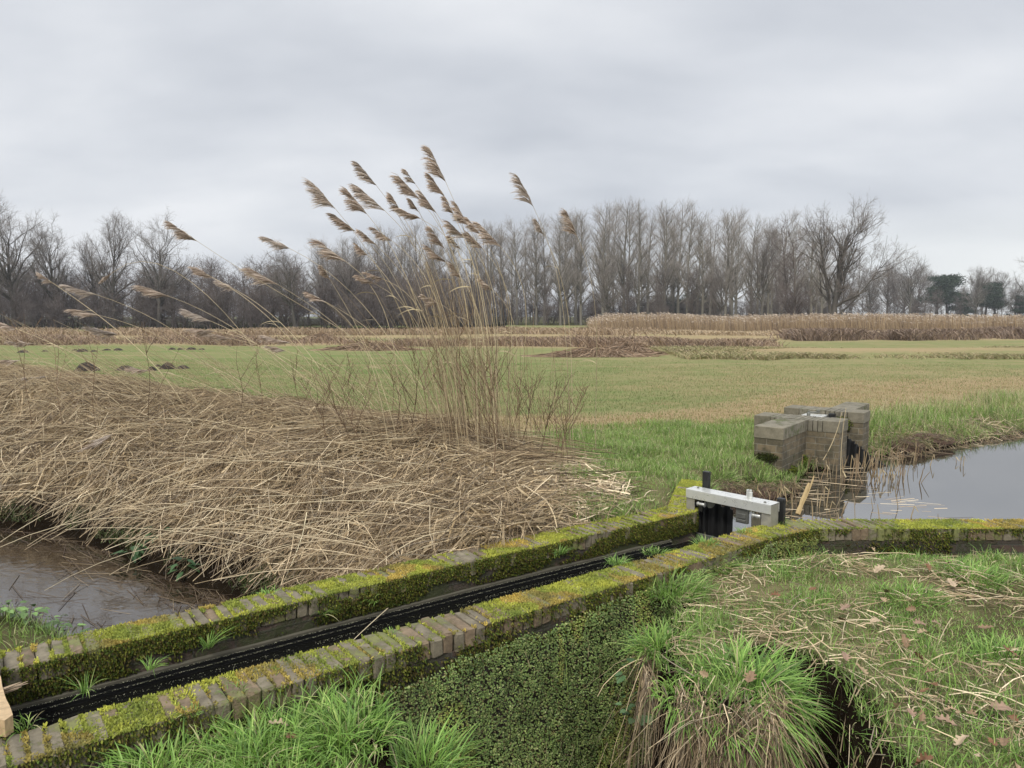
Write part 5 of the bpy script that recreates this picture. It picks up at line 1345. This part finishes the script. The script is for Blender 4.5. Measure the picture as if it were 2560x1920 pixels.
# green growth creeping at the waterline of the thatch
bagn=Bag()
V,F,c=blades(16000,lambda x,y:(sdf(x,y,POND)>.0)*(sdf(x,y,POND)<1.3)*(y>4.45-.52*(x+1.4))*(fbm(x,y,1.5,23)>.5-.12*sst(-4,-6,x))*(x<-1.6),(-8,-1.5,5,10),(.02,.07),(.003,.006),[(.05,.075,.02),(.08,.11,.03),(.10,.09,.04)],None,.9,3,.9,zoff=.07)
bagn.add(V,F,c);tag(obj('waterline_moss',bagn.mesh('waterline_moss',M_grass,False)),'dark green low growth along the waterline below the dead reeds','ground cover',kind='stuff')
# single sprigs in the frame foreground
for (pts,lb) in ((((680,705),(712,790)),'straight pale straw stalk rising in front of the pit, left one'),(((645,765),(655,650)),'thin upright brown stem before the leafy wall'),(((868,768),(905,690)),'pale bent stalk over the dark hollow'),(((1008,768),(1022,660)),'thin dry stalk standing at the right edge')):
    a=at(*pts[0],-.2);b=atY(pts[1][0],pts[1][1],a[1]-.1)
    lo,hi=(a,b) if a[2]<b[2] else (b,a);o=empty('dry_stalk',tuple(lo),0,lb,'dry stalk');t=np.linspace(0,1,8)[:,None];P=(hi-lo)*t+rng.normal(0,.004,(8,3))
    V,F=tubes(P[None],np.linspace(.003,.0015,8)[None],4);obj('stem',npmesh('stem',V,F,M_straw,np.broadcast_to(np.array([.42,.34,.2]),(len(V),3)),True),o)

# ------------------------------------------------------------------ molehills
def molehills():
    ms=[]
    for i in range(4):
        import bmesh
        n=14;m=28;V=[];F=[]
        for a in range(n+1):
            r=a/n
            for b in range(m):
                t=b/m*2*math.pi;h=math.cos(r*math.pi/2)**1.2
                V.append((r*math.cos(t),r*math.sin(t),h))
        V=np.array(V);w=.25*(fbm(V[:,0]+i*5,V[:,1],2.5,i,4)-.5);V[:,2]+=w*(V[:,2]>.02);V[:,:2]*=(1+.5*(fbm(V[:,0]*.5+9*i,V[:,1]*.5,1.5,4)-.5))[:,None]
        F=[[a*m+b,(a+1)*m+b,(a+1)*m+(b+1)%m,a*m+(b+1)%m] for a in range(n) for b in range(m)]
        ms.append(npmesh('molehill',V,np.array(F),M_soil,None,True))
    big=[(86.5,371,.42,.30,'large dark molehill left of the others in the near meadow'),(126,370,.40,.16,'flat molehill, left end of the broken row'),(152,371,.22,.15,'small molehill in the middle of the broken row'),(168,369,.30,.24,'tall molehill near the right end of the broken row'),(183,368.5,.30,.13,'flat molehill at the right end of the broken row'),(158,367,.18,.1,'tiny molehill behind the middle of the row'),(130,388,.28,.06,'low molehill just behind the thatch, left one'),(142,389,.25,.05,'low molehill just behind the thatch, right one')]
    for u,v,r,h,lb in big:
        p=at(u,v,-.13);o=bpy.data.objects.new('molehill',random.choice(ms));link(o);o.location=(p[0],p[1],-.14);o.scale=(r,r*.8,h);o.rotation_euler=(0,0,random.uniform(0,6));tag(o,lb,'molehill','molehills in the meadow')
    for u,v,s in ((65,344,.2),(82,352,.34),(75,351,.2),(107,351,.25),(118,351,.3),(94,352,.22),(58,348,.2),(45,352,.2),(23,353,.3),(172,350,.25),(181,350,.25),(191,350,.3),(202,350,.2),(104,344,.25),(72,344,.2),(52,343,.18),(35,345,.15),(230,347,.15)):
        p=at(u,v,-.13);o=bpy.data.objects.new('molehill',random.choice(ms));link(o);o.location=(p[0],p[1],-.15);o.scale=(s*1.2,s,s*.55);o.rotation_euler=(0,0,random.uniform(0,6));tag(o,'tiny dark molehill far out in the meadow at the left','molehill','far molehills at the left')
molehills()

# ------------------------------------------------------------------ far rough vegetation and reed bed
def rough(name,label,cat,n,curve0,depth,x0,x1,h,w,cols,wts=None,bend=.5,k=3,nmask=None,tipc=None):
    curve=lambda x:curve0(x)*(1+.16*(fbm(x,x*0,.07,4)-.5)+.05*(fbm(x,x*0,.5,5)-.5))
    q=rng.uniform(0,1,n*2);x=x0+(x1-x0)*q;y=curve(x)+rng.uniform(-1,1,n*2)*depth(x) if callable(depth) else curve(x)+rng.uniform(-1,1,n*2)*depth
    c=fbm(x,y,.25,91,4);kp=rng.uniform(size=n*2)<np.clip((c-.42)*7,.06,1)
    if nmask is not None: kp&=nmask(x,y)
    x,y,c=x[kp][:n],y[kp][:n],c[kp][:n];n=len(x)
    hh=rng.uniform(h[0],h[1],n)*(.55+.9*c);az=rng.uniform(0,6.28,n);b=bend*rng.normal(1,.5,n)
    t=np.linspace(0,1,k)
    P=np.stack([x[:,None]+np.cos(az)[:,None]*b[:,None]*hh[:,None]*t**1.5-.12*hh[:,None]*t,y[:,None]+np.sin(az)[:,None]*b[:,None]*hh[:,None]*t**1.5,gz(x,y)[:,None]-.02+hh[:,None]*(t-.35*bend*t*t)],-1)
    V,F=ribbons(P,rng.uniform(w[0],w[1],n)[:,None]*np.linspace(1,.5,k)[None],np.stack([np.ones(n),rng.normal(0,.5,n),0*x],1))
    me=npmesh(name,V,F,M_straw,percol(colmix(n,cols,.15,wts),2*k),False);tag(obj(name,me),label,cat,kind='stuff')
BR=[(.22,.15,.10),(.30,.21,.14),(.36,.27,.18),(.14,.095,.07)]
rough('dead_sedge','brown strip of dead sedge crossing the middle of the meadow','dead sedge',26000,lambda x:43-.12*x,2.2,-40,15,(.12,.62),(.010,.022),BR,None,.6)
rough('rough_bank','low rough bank of tussocky grass on the right of the meadow','rough grass',60000,lambda x:33+.05*x,4.0,7,40,(.10,.34),(.008,.018),[(.30,.25,.13),(.36,.29,.17),(.20,.19,.09),(.24,.24,.10)],None,.8)
rough('far_sedge','far brown strip of dead vegetation before the left wood','dead sedge',22000,lambda x:70-.02*x,6,-70,14,(.2,.7),(.02,.045),[(.30,.22,.14),(.36,.27,.17),(.24,.17,.11)],None,.6)
rough('bramble_strip','dark brown bramble strip in front of the reed bed at the right','brambles',24000,lambda x:56+0*x,3.2,20,60,(.3,1.0),(.015,.035),[(.20,.14,.10),(.13,.09,.065),(.27,.2,.14)],None,.6)
rough('straw_verge','pale straw verge along the front of the reed bed','dead grass',16000,lambda x:75-.3*x,3.,8,46,(.15,.5),(.02,.04),[(.46,.36,.24),(.38,.29,.18)],None,.7)
def reedbed():
    bag=Bag()
    n=42000
    x=rng.uniform(9.6,110,n);f=sst(9.6,50,x)
    yc=86-.40*(x-9.6)*(x<50)-.40*40.4*(x>=50)
    y=yc+rng.uniform(0,1,n)**1.3*16
    kp=~((x<9.6+1.2*rng.uniform(size=n)));x,y=x[kp],y[kp];n=len(x)
    h=rng.uniform(.9,1.85,n)*(1+.5*(fbm(x,y,.12,8)-.5))*sst(8.5,13,x)**.4;k=3;t=np.linspace(0,1,k)
    ln=rng.normal(-.10,.12,n)
    P=np.stack([x[:,None]+ln[:,None]*h[:,None]*t,y[:,None]+rng.normal(0,.1,n)[:,None]*t,-.15+h[:,None]*t],-1)
    V,F=ribbons(P,rng.uniform(.008,.017,n)[:,None]*np.ones((1,k)),np.stack([np.ones(n),rng.normal(0,.6,n),0*x],1))
    c=colmix(n,[(.34,.25,.15),(.28,.20,.12),(.40,.31,.20),(.20,.145,.10)],.14);bag.add(V,F,percol(c,2*k))
    # plumes
    m=15000;i=rng.choice(n,m,replace=False);B=P[i,-1];L=rng.uniform(.22,.4,m)
    t=np.linspace(0,1,4);d=np.stack([-rng.uniform(.3,1.1,m),rng.normal(0,.2,m),rng.uniform(.3,.9,m)],1)
    Q=B[:,None]+norm(d)[:,None]*L[:,None,None]*t[None,:,None]+np.array([0,0,-.5])*(L[:,None,None]*(t**2)[None,:,None])*.7
    V,F=ribbons(Q,rng.uniform(.02,.04,m)[:,None]*np.array([.3,1,.9,.2])[None],rng.normal(0,.3,(m,3))+np.array([0,0,1]));bag.add(V,F,percol(colmix(m,[(.44,.36,.28),(.34,.27,.20),(.54,.46,.38)],.12),8))
    tag(obj('reed_bed',bag.mesh('reed_bed',M_straw,False)),'long tan bed of standing reeds with grey plumes before the trees on the right','reed bed',kind='stuff')
reedbed()
# collapsed heap of reeds in mid field
def heap(u,v,w,h,label,seed,n=2600):
    p=at(u,v,-.13);r=np.random.default_rng(seed);e=empty('reed_heap',(p[0],p[1],-.13),0,label,'reed heap','collapsed reed heaps in the meadow')
    a=r.uniform(0,6.28,n);rr=np.sqrt(r.uniform(0,1,n));k=5;t=np.linspace(0,1,k)
    x0=w*rr*np.cos(a)*.5;y0=.8*rr*np.sin(a);z0=h*(1-rr)*r.uniform(.3,1,n)
    d=np.stack([np.cos(a)*.8+r.normal(-.3,.4,n),np.sin(a)*.5,r.uniform(.0,.6,n)],1);L=r.uniform(.3,.9,n)
    P=np.stack([x0,y0,z0],1)[:,None]+d[:,None]*L[:,None,None]*t[None,:,None]+np.array([0,0,-1.])*(L*.9)[:,None,None]*(t**2)[None,:,None];P[...,2]=np.maximum(P[...,2],.01)
    V,F=ribbons(P,r.uniform(.008,.018,n));obj('stems',npmesh('stems',V,F,M_straw,percol(colmix(n,[(.24,.16,.10),(.16,.11,.07),(.32,.23,.15)],.15),2*k),False),e)['kind']='stuff'
heap(629,352,1.9,.62,'tallest collapsed reed heap, in the middle of the meadow',1)
heap(596,356,4.2,.38,'long low reed heap left of the tallest one',2,5000)
heap(690,354,3.,.2,'flat reed heap right of the tallest one',3)
heap(372,350,4.2,.45,'low brown reed heap seen through the standing reeds, left of the clump',4,4000)
heap(420,346,3.,.5,'brown reed heap directly behind the twiggy weeds',5,3000)
heap(325,343,2.6,.7,'rounded pale reed heap left of the low brown one',6,3000)

# ------------------------------------------------------------------ bare trees
def interp_poly(P,R_,idx,s):
    k=P.shape[1];f=s*(k-1);i=np.minimum(f.astype(int),k-2);a=(f-i)[:,None]
    A=P[idx,i];B=P[idx,i+1];return A*(1-a)+B*a,norm(B-A),R_[idx,i]*(1-a[:,0])+R_[idx,i+1]*a[:,0]
def children(r,P,Rd,n,srange,ang,length,k,up,wig,rfac,rmin,shape=None,taper=.75):
    Lp=np.linalg.norm(np.diff(P,axis=1),axis=2).sum(1)
    idx=r.choice(len(P),n,p=Lp/Lp.sum());s=r.uniform(srange[0],srange[1],n)
    B,T,rb=interp_poly(P,Rd,idx,s)
    az=r.uniform(0,6.28,n);A=norm(np.cross(T,r.normal(size=(n,3))))
    a=R(ang[0])+r.uniform(0,1,n)*R(ang[1]-ang[0])
    d=norm(T*np.cos(a)[:,None]+A*np.sin(a)[:,None])
    ln=length[0]+r.uniform(0,1,n)*(length[1]-length[0])
    ln=ln*(shape(s) if shape is not None else (1-.45*s))
    pts=[B];st=(ln/(k-1))[:,None]
    for _ in range(k-1):
        d=norm(d+np.array([0,0,up])+r.normal(0,wig,(n,3)));pts.append(pts[-1]+d*st)
    Q=np.stack(pts,1);r0=np.maximum(np.minimum(rb*rfac,rb),rmin)
    t=np.linspace(0,1,k);return Q,np.maximum(r0[:,None]*(1-taper*t)[None],rmin*.5)
def tree_mesh(seed,kind,H=20):
    r=np.random.default_rng(seed)
    if kind=='poplar':
        k=14;t=np.linspace(0,1,k);tr=np.stack([.35*np.sin(t*3+seed)*t,.3*np.cos(t*2+seed)*t,H*.96*t],1)[None];Rt=(.23*(1-.93*t))[None]
        L=[(tr,Rt)]
        shp=lambda s:(.35+1.1*np.sin(np.pi*np.clip((s-.02)*1.,0,1)))*1.
        q=children(r,tr,Rt,40,(.16,.95),(24,50),(4.2,6.6),8,.09,.09,.55,.02,lambda s:np.clip(1.25-1.0*s,.3,1)*(.75+.4*r.random()))
        tw=[]
        q2=children(r,*q,300,(.15,.98),(20,48),(1.4,3.0),6,.15,.10,.55,.012)
        q3=children(r,*q2,1300,(.1,1),(20,50),(.7,1.6),4,.15,.12,.6,.0085)
        q3b=children(r,*q,300,(.4,1),(20,50),(.7,1.6),4,.15,.12,.5,.0085)
        trunk=[L[0],q];tw=[q2,q3,q3b];cb=(.17,.155,.125);ct=(.33,.295,.26)
    elif kind=='oak':
        k=8;t=np.linspace(0,1,k);tr=np.stack([.5*np.sin(t*2+seed),.4*np.sin(t*3),H*.72*t],1)[None];tr[:,:,:2]-=tr[:,:1,:2];Rt=(.36*(1-.8*t))[None]
        q=children(r,tr,Rt,28,(.28,1),(25,60),(H*.34,H*.50),10,.08,.12,.6,.05,lambda s:1.15-.45*s)
        q1=children(r,*q,230,(.2,1),(25,60),(H*.11,H*.2),7,.07,.17,.55,.022)
        q2=children(r,*q1,1400,(.15,1),(22,60),(1.,2.3),5,.07,.18,.55,.013)
        q3=children(r,*q2,3400,(.1,1),(20,60),(.5,1.2),4,.06,.18,.6,.0085)
        trunk=[(tr,Rt),q];tw=[q1,q2,q3];cb=(.105,.095,.08);ct=(.205,.18,.16)
    elif kind=='lone':
        k=10;t=np.linspace(0,1,k);tr=np.stack([H*(.05*t+.05*t*t),0*t,H*.66*t],1)[None];Rt=(.62*(1-.85*t)+.0)[None]
        l2=np.stack([-.08*H*t-.14*H*t**2+.08*H*t**3,.1*t,H*(.25*.0+.70*t)],1);l2=l2+np.array([0,0,.1]);l2=l2[None];R2=(.34*(1-.85*t))[None]
        l3=np.stack([.02*H+.40*H*t,-.3*t,H*(.09+.24*t+.16*t*t)],1)[None];R3=(.17*(1-.85*t))[None]
        l4=np.stack([.03*H+.14*H*t+.06*H*t*t,.8*t,H*(.2+.5*t)],1)[None];R4=(.2*(1-.85*t))[None]
        T0=np.concatenate([tr,l2,l3,l4]);RR=np.concatenate([Rt,R2,R3,R4])
        q=children(r,T0,RR,110,(.22,1),(22,62),(H*.26,H*.40),9,.07,.11,.5,.04,lambda s:1.1-.5*s)
        q1=children(r,*q,620,(.2,1),(25,55),(H*.07,H*.14),6,.07,.15,.55,.02)
        q2=children(r,*q1,3200,(.15,1),(22,55),(.9,2.0),5,.07,.16,.55,.013)
        q3=children(r,*q2,5200,(.1,1),(20,60),(.5,1.1),3,.06,.16,.6,.010)
        trunk=[(T0,RR),q];tw=[q1,q2,q3];cb=(.10,.09,.075);ct=(.21,.18,.15)
    else: # thicket: several thin stems from the ground
        k=9;t=np.linspace(0,1,k);m=5 if kind=='thicket' else 2
        x=r.uniform(-1.3,1.3,m);y=r.uniform(-1,1,m)
        tr=np.stack([np.stack([x[i]+r.normal(0,.9)*t,y[i]+r.normal(0,.6)*t,H*r.uniform(.7,1)*t],1) for i in range(m)]);Rt=np.stack([.085*(1-.8*t)]*m)
        q=children(r,tr,Rt,95,(.08,1),(30,65),(1.6,3.6),6,.06,.15,.5,.02)
        q2=children(r,*q,850,(.1,1),(22,60),(.8,1.8),5,.06,.18,.5,.014)
        q3=children(r,*q2,1300,(.1,1),(22,60),(.4,1.0),3,.06,.18,.6,.011)
        trunk=[(tr,Rt),q];tw=[q2,q3];cb=(.11,.09,.078);ct=(.19,.16,.145)
    b=Bag()
    for i,(P,Rd) in enumerate(trunk): V,F=tubes(P,Rd,6 if i==0 else 4);b.add(V,F,percol(colmix(len(P),[cb],.12),P.shape[1]*(6 if i==0 else 4)))
    me1=b.mesh('trunk',M_bark,True);b=Bag()
    for i,(P,Rd) in enumerate(tw): V,F=tubes(P,Rd,3);b.add(V,F,percol(colmix(len(P),[ct if i else tuple((a+c)/2 for a,c in zip(cb,ct))],.15),P.shape[1]*3))
    return me1,b.mesh('crown',M_bark,True)
PRO={k:[tree_mesh(s,k,H) for s in ss] for k,ss,H in (('poplar',(1,2,3,4,5),21),('oak',(11,12,13,14),17),('thicket',(21,22,23,24),8),('slender',(31,32,33),11))}
PH={'poplar':21.,'oak':17.,'thicket':8.,'slender':11.}
def put_tree(kind,u,vtop,Y,label,group,name='bare_tree',cat='tree',wide=1.,i=None,vb=None):
    x=(u-512)/F_*Y;top=CH+(315-vtop)/F_*Y*1.0;h=top+.15
    me=PRO[kind][random.randrange(len(PRO[kind])) if i is None else i];s=h/PH[kind]/(1.0 if kind!='oak' else 1.07)
    e=empty(name,(x,Y,-.2),random.uniform(0,6.28),label,cat,group);e.scale=(s*wide,s*wide,s)
    obj('trunk',me[0],e);obj('crown',me[1],e);return e
S=1024/2212
# large trees of the left wood (display x, top y)
LO=[(40,425,100,'tallest bare tree at the far left, its wide crown near the left edge',1.15),(125,472,102,'bare tree second from the left edge with a narrower crown',.95),(212,505,106,'smaller bare tree between the second tree and the pair on the left',.8),(252,455,103,'tall bare tree, left one of the pair in the left wood',.9),(345,462,101,'tall rounded bare tree, right one of the pair in the left wood',1.05),(640,527,96,'round crowned oak standing at the front of the wood, seen between reeds',1.25),(755,520,104,'dark oak right of the round crowned one',1.1),(845,535,108,'dark tree behind the reed clump, left part',1.),(705,545,112,'dark tree filling the gap between the two oaks',1.)]
for i,(dx,dy,Y,lb,w) in enumerate(LO): put_tree('oak',dx*S,dy*S,Y,lb,'large bare trees of the left wood',wide=w,i=i%4)
put_tree('slender',458*S,538*S,98,'slim birch with pale leaves in the gap of the left skyline','slim trees of the left wood','birch_tree',i=0)
random.seed(9)
for row,(Y,n,h0) in enumerate(((97,20,(600,645)),(103,22,(580,625)),(112,22,(570,615)),(124,20,(560,600)))):
    for j in range(n):
        dx=-40+ (1000+40*row)*(j+random.uniform(.1,.9))/n
        if row==0 and 560<dx<700: continue
        put_tree('thicket' if random.random()<.72 else 'slender',dx*S,random.uniform(*h0)*S,Y+random.uniform(-2,2),'bushy brown understory tree in the dense mass below the tall trees of the left wood','understory of the left wood','understory_tree','tree',wide=1.25)
# poplar plantation skyline (display coords)
sx=[690,760,900,1000,1080,1180,1260,1330,1400,1470,1540,1600,1700,1760];sy=[512,500,485,490,478,462,446,434,432,447,455,447,470,485]
random.seed(3)
ord_=['first','second','third','fourth','fifth','sixth','seventh','eighth','ninth','tenth','eleventh','twelfth','thirteenth','fourteenth','fifteenth','sixteenth','seventeenth','eighteenth','nineteenth','twentieth','twenty-first','twenty-second','twenty-third','twenty-fourth']
for j in range(24):
    dx=700+1050*(j+random.uniform(-.18,.18))/23
    put_tree('poplar',dx*S,(np.interp(dx,sx,sy)+random.uniform(-4,18))*S,131+random.uniform(-2,2),'tall bare poplar in the front row of the plantation, %s from the left'%ord_[j],'front row of bare poplars','poplar_tree',wide=1.3)
for row,(Y,n) in enumerate(((142,20),(154,18),(170,15))):
    for j in range(n):
        dx=690+1090*(j+random.uniform(.05,.95))/n
        put_tree('poplar',dx*S,(np.interp(dx,sx,sy)+random.uniform(-6,30)+row*5)*S,Y+random.uniform(-3,3),'bare poplar half hidden in the rows behind the front of the plantation','rear rows of bare poplars','poplar_tree',wide=1.3)
for j in range(16):
    dx=860+900*(j+random.uniform(.1,.9))/16
    put_tree('slender',dx*S,random.uniform(560,620)*S,126+random.uniform(-2,6),'low slender bare tree at the foot of the poplar plantation','low trees below the poplars','small_tree')
for j in range(22):
    dx=1000+1000*(j+random.uniform(.1,.9))/22
    put_tree('thicket',dx*S,random.uniform(640,655)*S,178+random.uniform(-5,30),'dense low shrub far behind the poplar trunks','shrubs behind the poplars','shrub',wide=1.6)
for j in range(34):
    dx=770+1020*(j+random.uniform(.1,.9))/34
    put_tree('thicket',dx*S,random.uniform(625,655)*S,random.uniform(146,170),'dark low shrub among the rear trunks of the poplar plantation','shrubs among the poplars','shrub',wide=1.7)
me=tree_mesh(77,'lone',20)
e=empty('bare_tree',((1795*S-512)/F_*92,92,-.2),0,'large spreading bare tree with a leaning trunk, right of the poplars','tree');e.scale=(.72,.8,.87);obj('trunk',me[0],e);obj('crown',me[1],e)
for dx,dy,Y,lb,w in ((1640,478,110,'dark knotty tree in front of the poplars with a low forked trunk',.8),(1560,560,104,'reddish small tree before the poplars at the edge of the reed bed',.8),(1310,560,112,'dark branchy tree at the foot of the poplars above the reed bed start',.9)):
    put_tree('oak',dx*S,dy*S,Y,lb,None,wide=w)
put_tree('slender',1722*S,490*S,88,'slim tree rising from the reed bed left of the large spreading tree',None,i=1)
random.seed(21)
rx=[1790,1850,1900,1960,2020,2060,2100,2150,2212];ry=[560,560,548,552,580,600,578,575,590]
for j in range(26):
    dx=1780+450*(j+random.uniform(.1,.9))/26
    put_tree('oak' if j%2 else 'slender',dx*S,(np.interp(dx,rx,ry)+random.uniform(-2,40))*S,random.uniform(185,235),'bare tree in the distant row at the right above the reed bed','distant tree row at the right',wide=1.1)
put_tree('oak',1960*S,549*S,180,'rounded bare tree topping the distant row at the right',None,i=2);put_tree('oak',2105*S,573*S,185,'twin crowned bare tree between the pines',None,i=3,wide=1.1)
put_tree('oak',2232*S,530*S,150,'bare tree cut off by the right edge of the photo',None,i=1,wide=1.)
# pines
def pine_mesh(seed,H=11,low=False):
    r=np.random.default_rng(seed);k=8;t=np.linspace(0,1,k)
    tr=np.stack([.3*np.sin(t*4+seed),.2*t,H*.92*t],1)[None];tr[:,:,:2]-=tr[:,:1,:2];Rt=(.24*(1-.75*t))[None]
    q=children(r,tr,Rt,18,(.35 if not low else .1,1),(50,80),(2.2,3.8),6,.06,.1,.5,.04)
    b=Bag();V,F=tubes(tr,Rt,6);b.add(V,F,(.07,.055,.045));V,F=tubes(*q,4);b.add(V,F,(.07,.055,.045));m1=b.mesh('trunk',M_bark,True)
    n=9000;i=r.integers(0,18,n);s=r.uniform(.45,1.05,n);f=np.clip(s,0,.999)*(5);j=f.astype(int);a=(f-j)[:,None]
    c=q[0][i,j]*(1-a)+q[0][i,np.minimum(j+1,5)]*a+r.normal(0,1,(n,3))*np.array([.75,.75,.30])
    d=norm(r.normal(0,1,(n,3))+np.array([0,0,.6]));l=r.uniform(.18,.4,n)[:,None]
    P=np.stack([c,c+d*l],1);V,F=ribbons(P,np.stack([np.full(n,.07),np.full(n,.04)],1))
    cc=colmix(n,[(.028,.045,.03),(.04,.06,.038),(.055,.075,.045)],.2)
    return m1,npmesh('crown',V,F,M_needle,percol(cc,4),False)
PM=[pine_mesh(1),pine_mesh(2),pine_mesh(3,low=True)]
for dx,dy,Y,lb,i,w in ((2018,600,200,'flat topped dark pine, left one of the twin pines at the right',0,1.2),(2042,598,202,'flat topped dark pine, right one of the twin pines at the right',1,1.25),(2068,632,200,'low dark pine right of the twin pines',2,1.3),(2085,645,205,'small dark pine filling the gap beside the twin pines',2,1.3),(2125,615,198,'dark pine under the twin crowned bare tree',0,1.3),(2142,628,200,'small pine right of the one under the twin crowned tree',1,1.2),(2200,640,198,'dark pine at the right edge of the photo',2,1.5),(1975,645,204,'low pine at the left foot of the twin pines',2,1.1),
    (1390,655,165,'dark evergreen behind the poplar trunks, leftmost of five',2,2.),(1425,640,168,'dark evergreen behind the poplar trunks, second of five',2,2.),(1460,645,166,'dark evergreen behind the poplar trunks, middle of five',2,2.2),(1500,634,168,'dark evergreen behind the poplar trunks, fourth of five',2,2.),(1530,640,166,'dark evergreen behind the poplar trunks, rightmost of five',2,2.)):
    x=(dx*S-512)/F_*Y;h=CH+(315-dy*S)/F_*Y+.2;e=empty('pine_tree',(x,Y,-.2),random.uniform(0,6),lb,'pine');s=h/11.;e.scale=(s*w,s*w,s);obj('trunk',PM[i][0],e);obj('crown',PM[i][1],e)

# ------------------------------------------------------------------ sky, light, camera
w=bpy.data.worlds.new('World');scn.world=w;w.use_nodes=True;t=w.node_tree;bg=t.nodes['Background']
SUN_E,SUN_R=R(48),R(200)
sky=N(t,'ShaderNodeTexSky');sky.sky_type='NISHITA';sky.sun_disc=False;sky.sun_elevation=SUN_E;sky.sun_rotation=SUN_R
tc=N(t,'ShaderNodeTexCoord').outputs['Generated'];sx_=N(t,'ShaderNodeSeparateXYZ');t.links.new(tc,sx_.inputs[0])
zz=mth(t,'MAXIMUM',sx_.outputs[2],0.0);den=mth(t,'ADD',zz,.30)
cx=N(t,'ShaderNodeCombineXYZ');t.links.new(mth(t,'DIVIDE',sx_.outputs[0],den),cx.inputs[0]);t.links.new(mth(t,'DIVIDE',sx_.outputs[1],den),cx.inputs[1])
mp=N(t,'ShaderNodeMapping');mp.inputs['Scale'].default_value=(1.0,1.7,1);mp.inputs['Location'].default_value=(3.1,.4,0);t.links.new(cx.outputs[0],mp.inputs[0])
n1=noise(t,mp.outputs[0],.75,4,.45,dist=.2);n2=noise(t,mp.outputs[0],2.4,4,.5,dist=.2)
f=mth(t,'MULTIPLY_ADD',n2,.28,mth(t,'MULTIPLY',n1,.72))
cl=ramp(t,f,[(.37,(.465,.49,.535)),(.50,(.57,.592,.63)),(.64,(.69,.705,.73))])
# brighter cloud towards the horizon on the right, brighter overhead
hz=mth(t,'SUBTRACT',1,mth(t,'MULTIPLY',zz,7.5),clamp=True)
rt=mth(t,'MULTIPLY_ADD',sx_.outputs[0],1.9,.0,clamp=True)
cl=mixc(t,cl,(.80,.82,.80),mth(t,'MULTIPLY',mth(t,'MULTIPLY',hz,rt),1.0,clamp=True))
cl=mixc(t,cl,(.66,.68,.71),mth(t,'MULTIPLY',hz,.35))
bo=mth(t,'MULTIPLY_ADD',mth(t,'MULTIPLY',mth(t,'SUBTRACT',zz,.38,clamp=True),1.0),2.4,1.0)
sc=N(t,'ShaderNodeVectorMath',operation='SCALE');t.links.new(cl,sc.inputs[0]);t.links.new(mth(t,'MULTIPLY',bo,10.),sc.inputs['Scale'])
fin=mixc(t,sky.outputs[0],sc.outputs[0],.96)
t.links.new(fin,bg.inputs['Color']);bg.inputs['Strength'].default_value=.1
sl=bpy.data.lights.new('sun','SUN');sl.energy=2.2;sl.angle=R(11);sl.color=(1,.96,.9);so=bpy.data.objects.new('sun',sl);link(so)
# sun_rotation is measured clockwise from +Y
d=Vector((math.sin(SUN_R)*math.cos(SUN_E),math.cos(SUN_R)*math.cos(SUN_E),math.sin(SUN_E)));so.rotation_euler=d.to_track_quat('Z','Y').to_euler();so.location=d*20
cam=bpy.data.cameras.new('camera');co=bpy.data.objects.new('camera',cam);link(co);co.location=(0,0,CH)
cam.sensor_width=36;cam.lens=F_/1024*36;cam.clip_start=.05;cam.clip_end=4000
co.rotation_euler=(math.pi/2-PITCH,0,0);scn.camera=co
vs=scn.view_settings;vs.view_transform='Standard';vs.look='None';vs.exposure=.32;vs.gamma=1
scn.cycles.max_bounces=6;scn.cycles.diffuse_bounces=3;scn.cycles.transparent_max_bounces=4

# ------------------------------------------------------------------ air
V,F=box(-1000,1000,-80,1000,-3,24)
hm=bpy.data.materials.new('haze');hm.use_nodes=True;ht=hm.node_tree;ht.nodes.remove(ht.nodes['Principled BSDF'])
pv=ht.nodes.new('ShaderNodeVolumePrincipled');pv.inputs['Density'].default_value=.00045;pv.inputs['Color'].default_value=(.9,.94,1,1);pv.inputs['Anisotropy'].default_value=.2
ht.links.new(pv.outputs[0],ht.nodes['Material Output'].inputs['Volume'])
tag(obj('haze',npmesh('haze',V,F,hm,None,False)),kind='stuff')
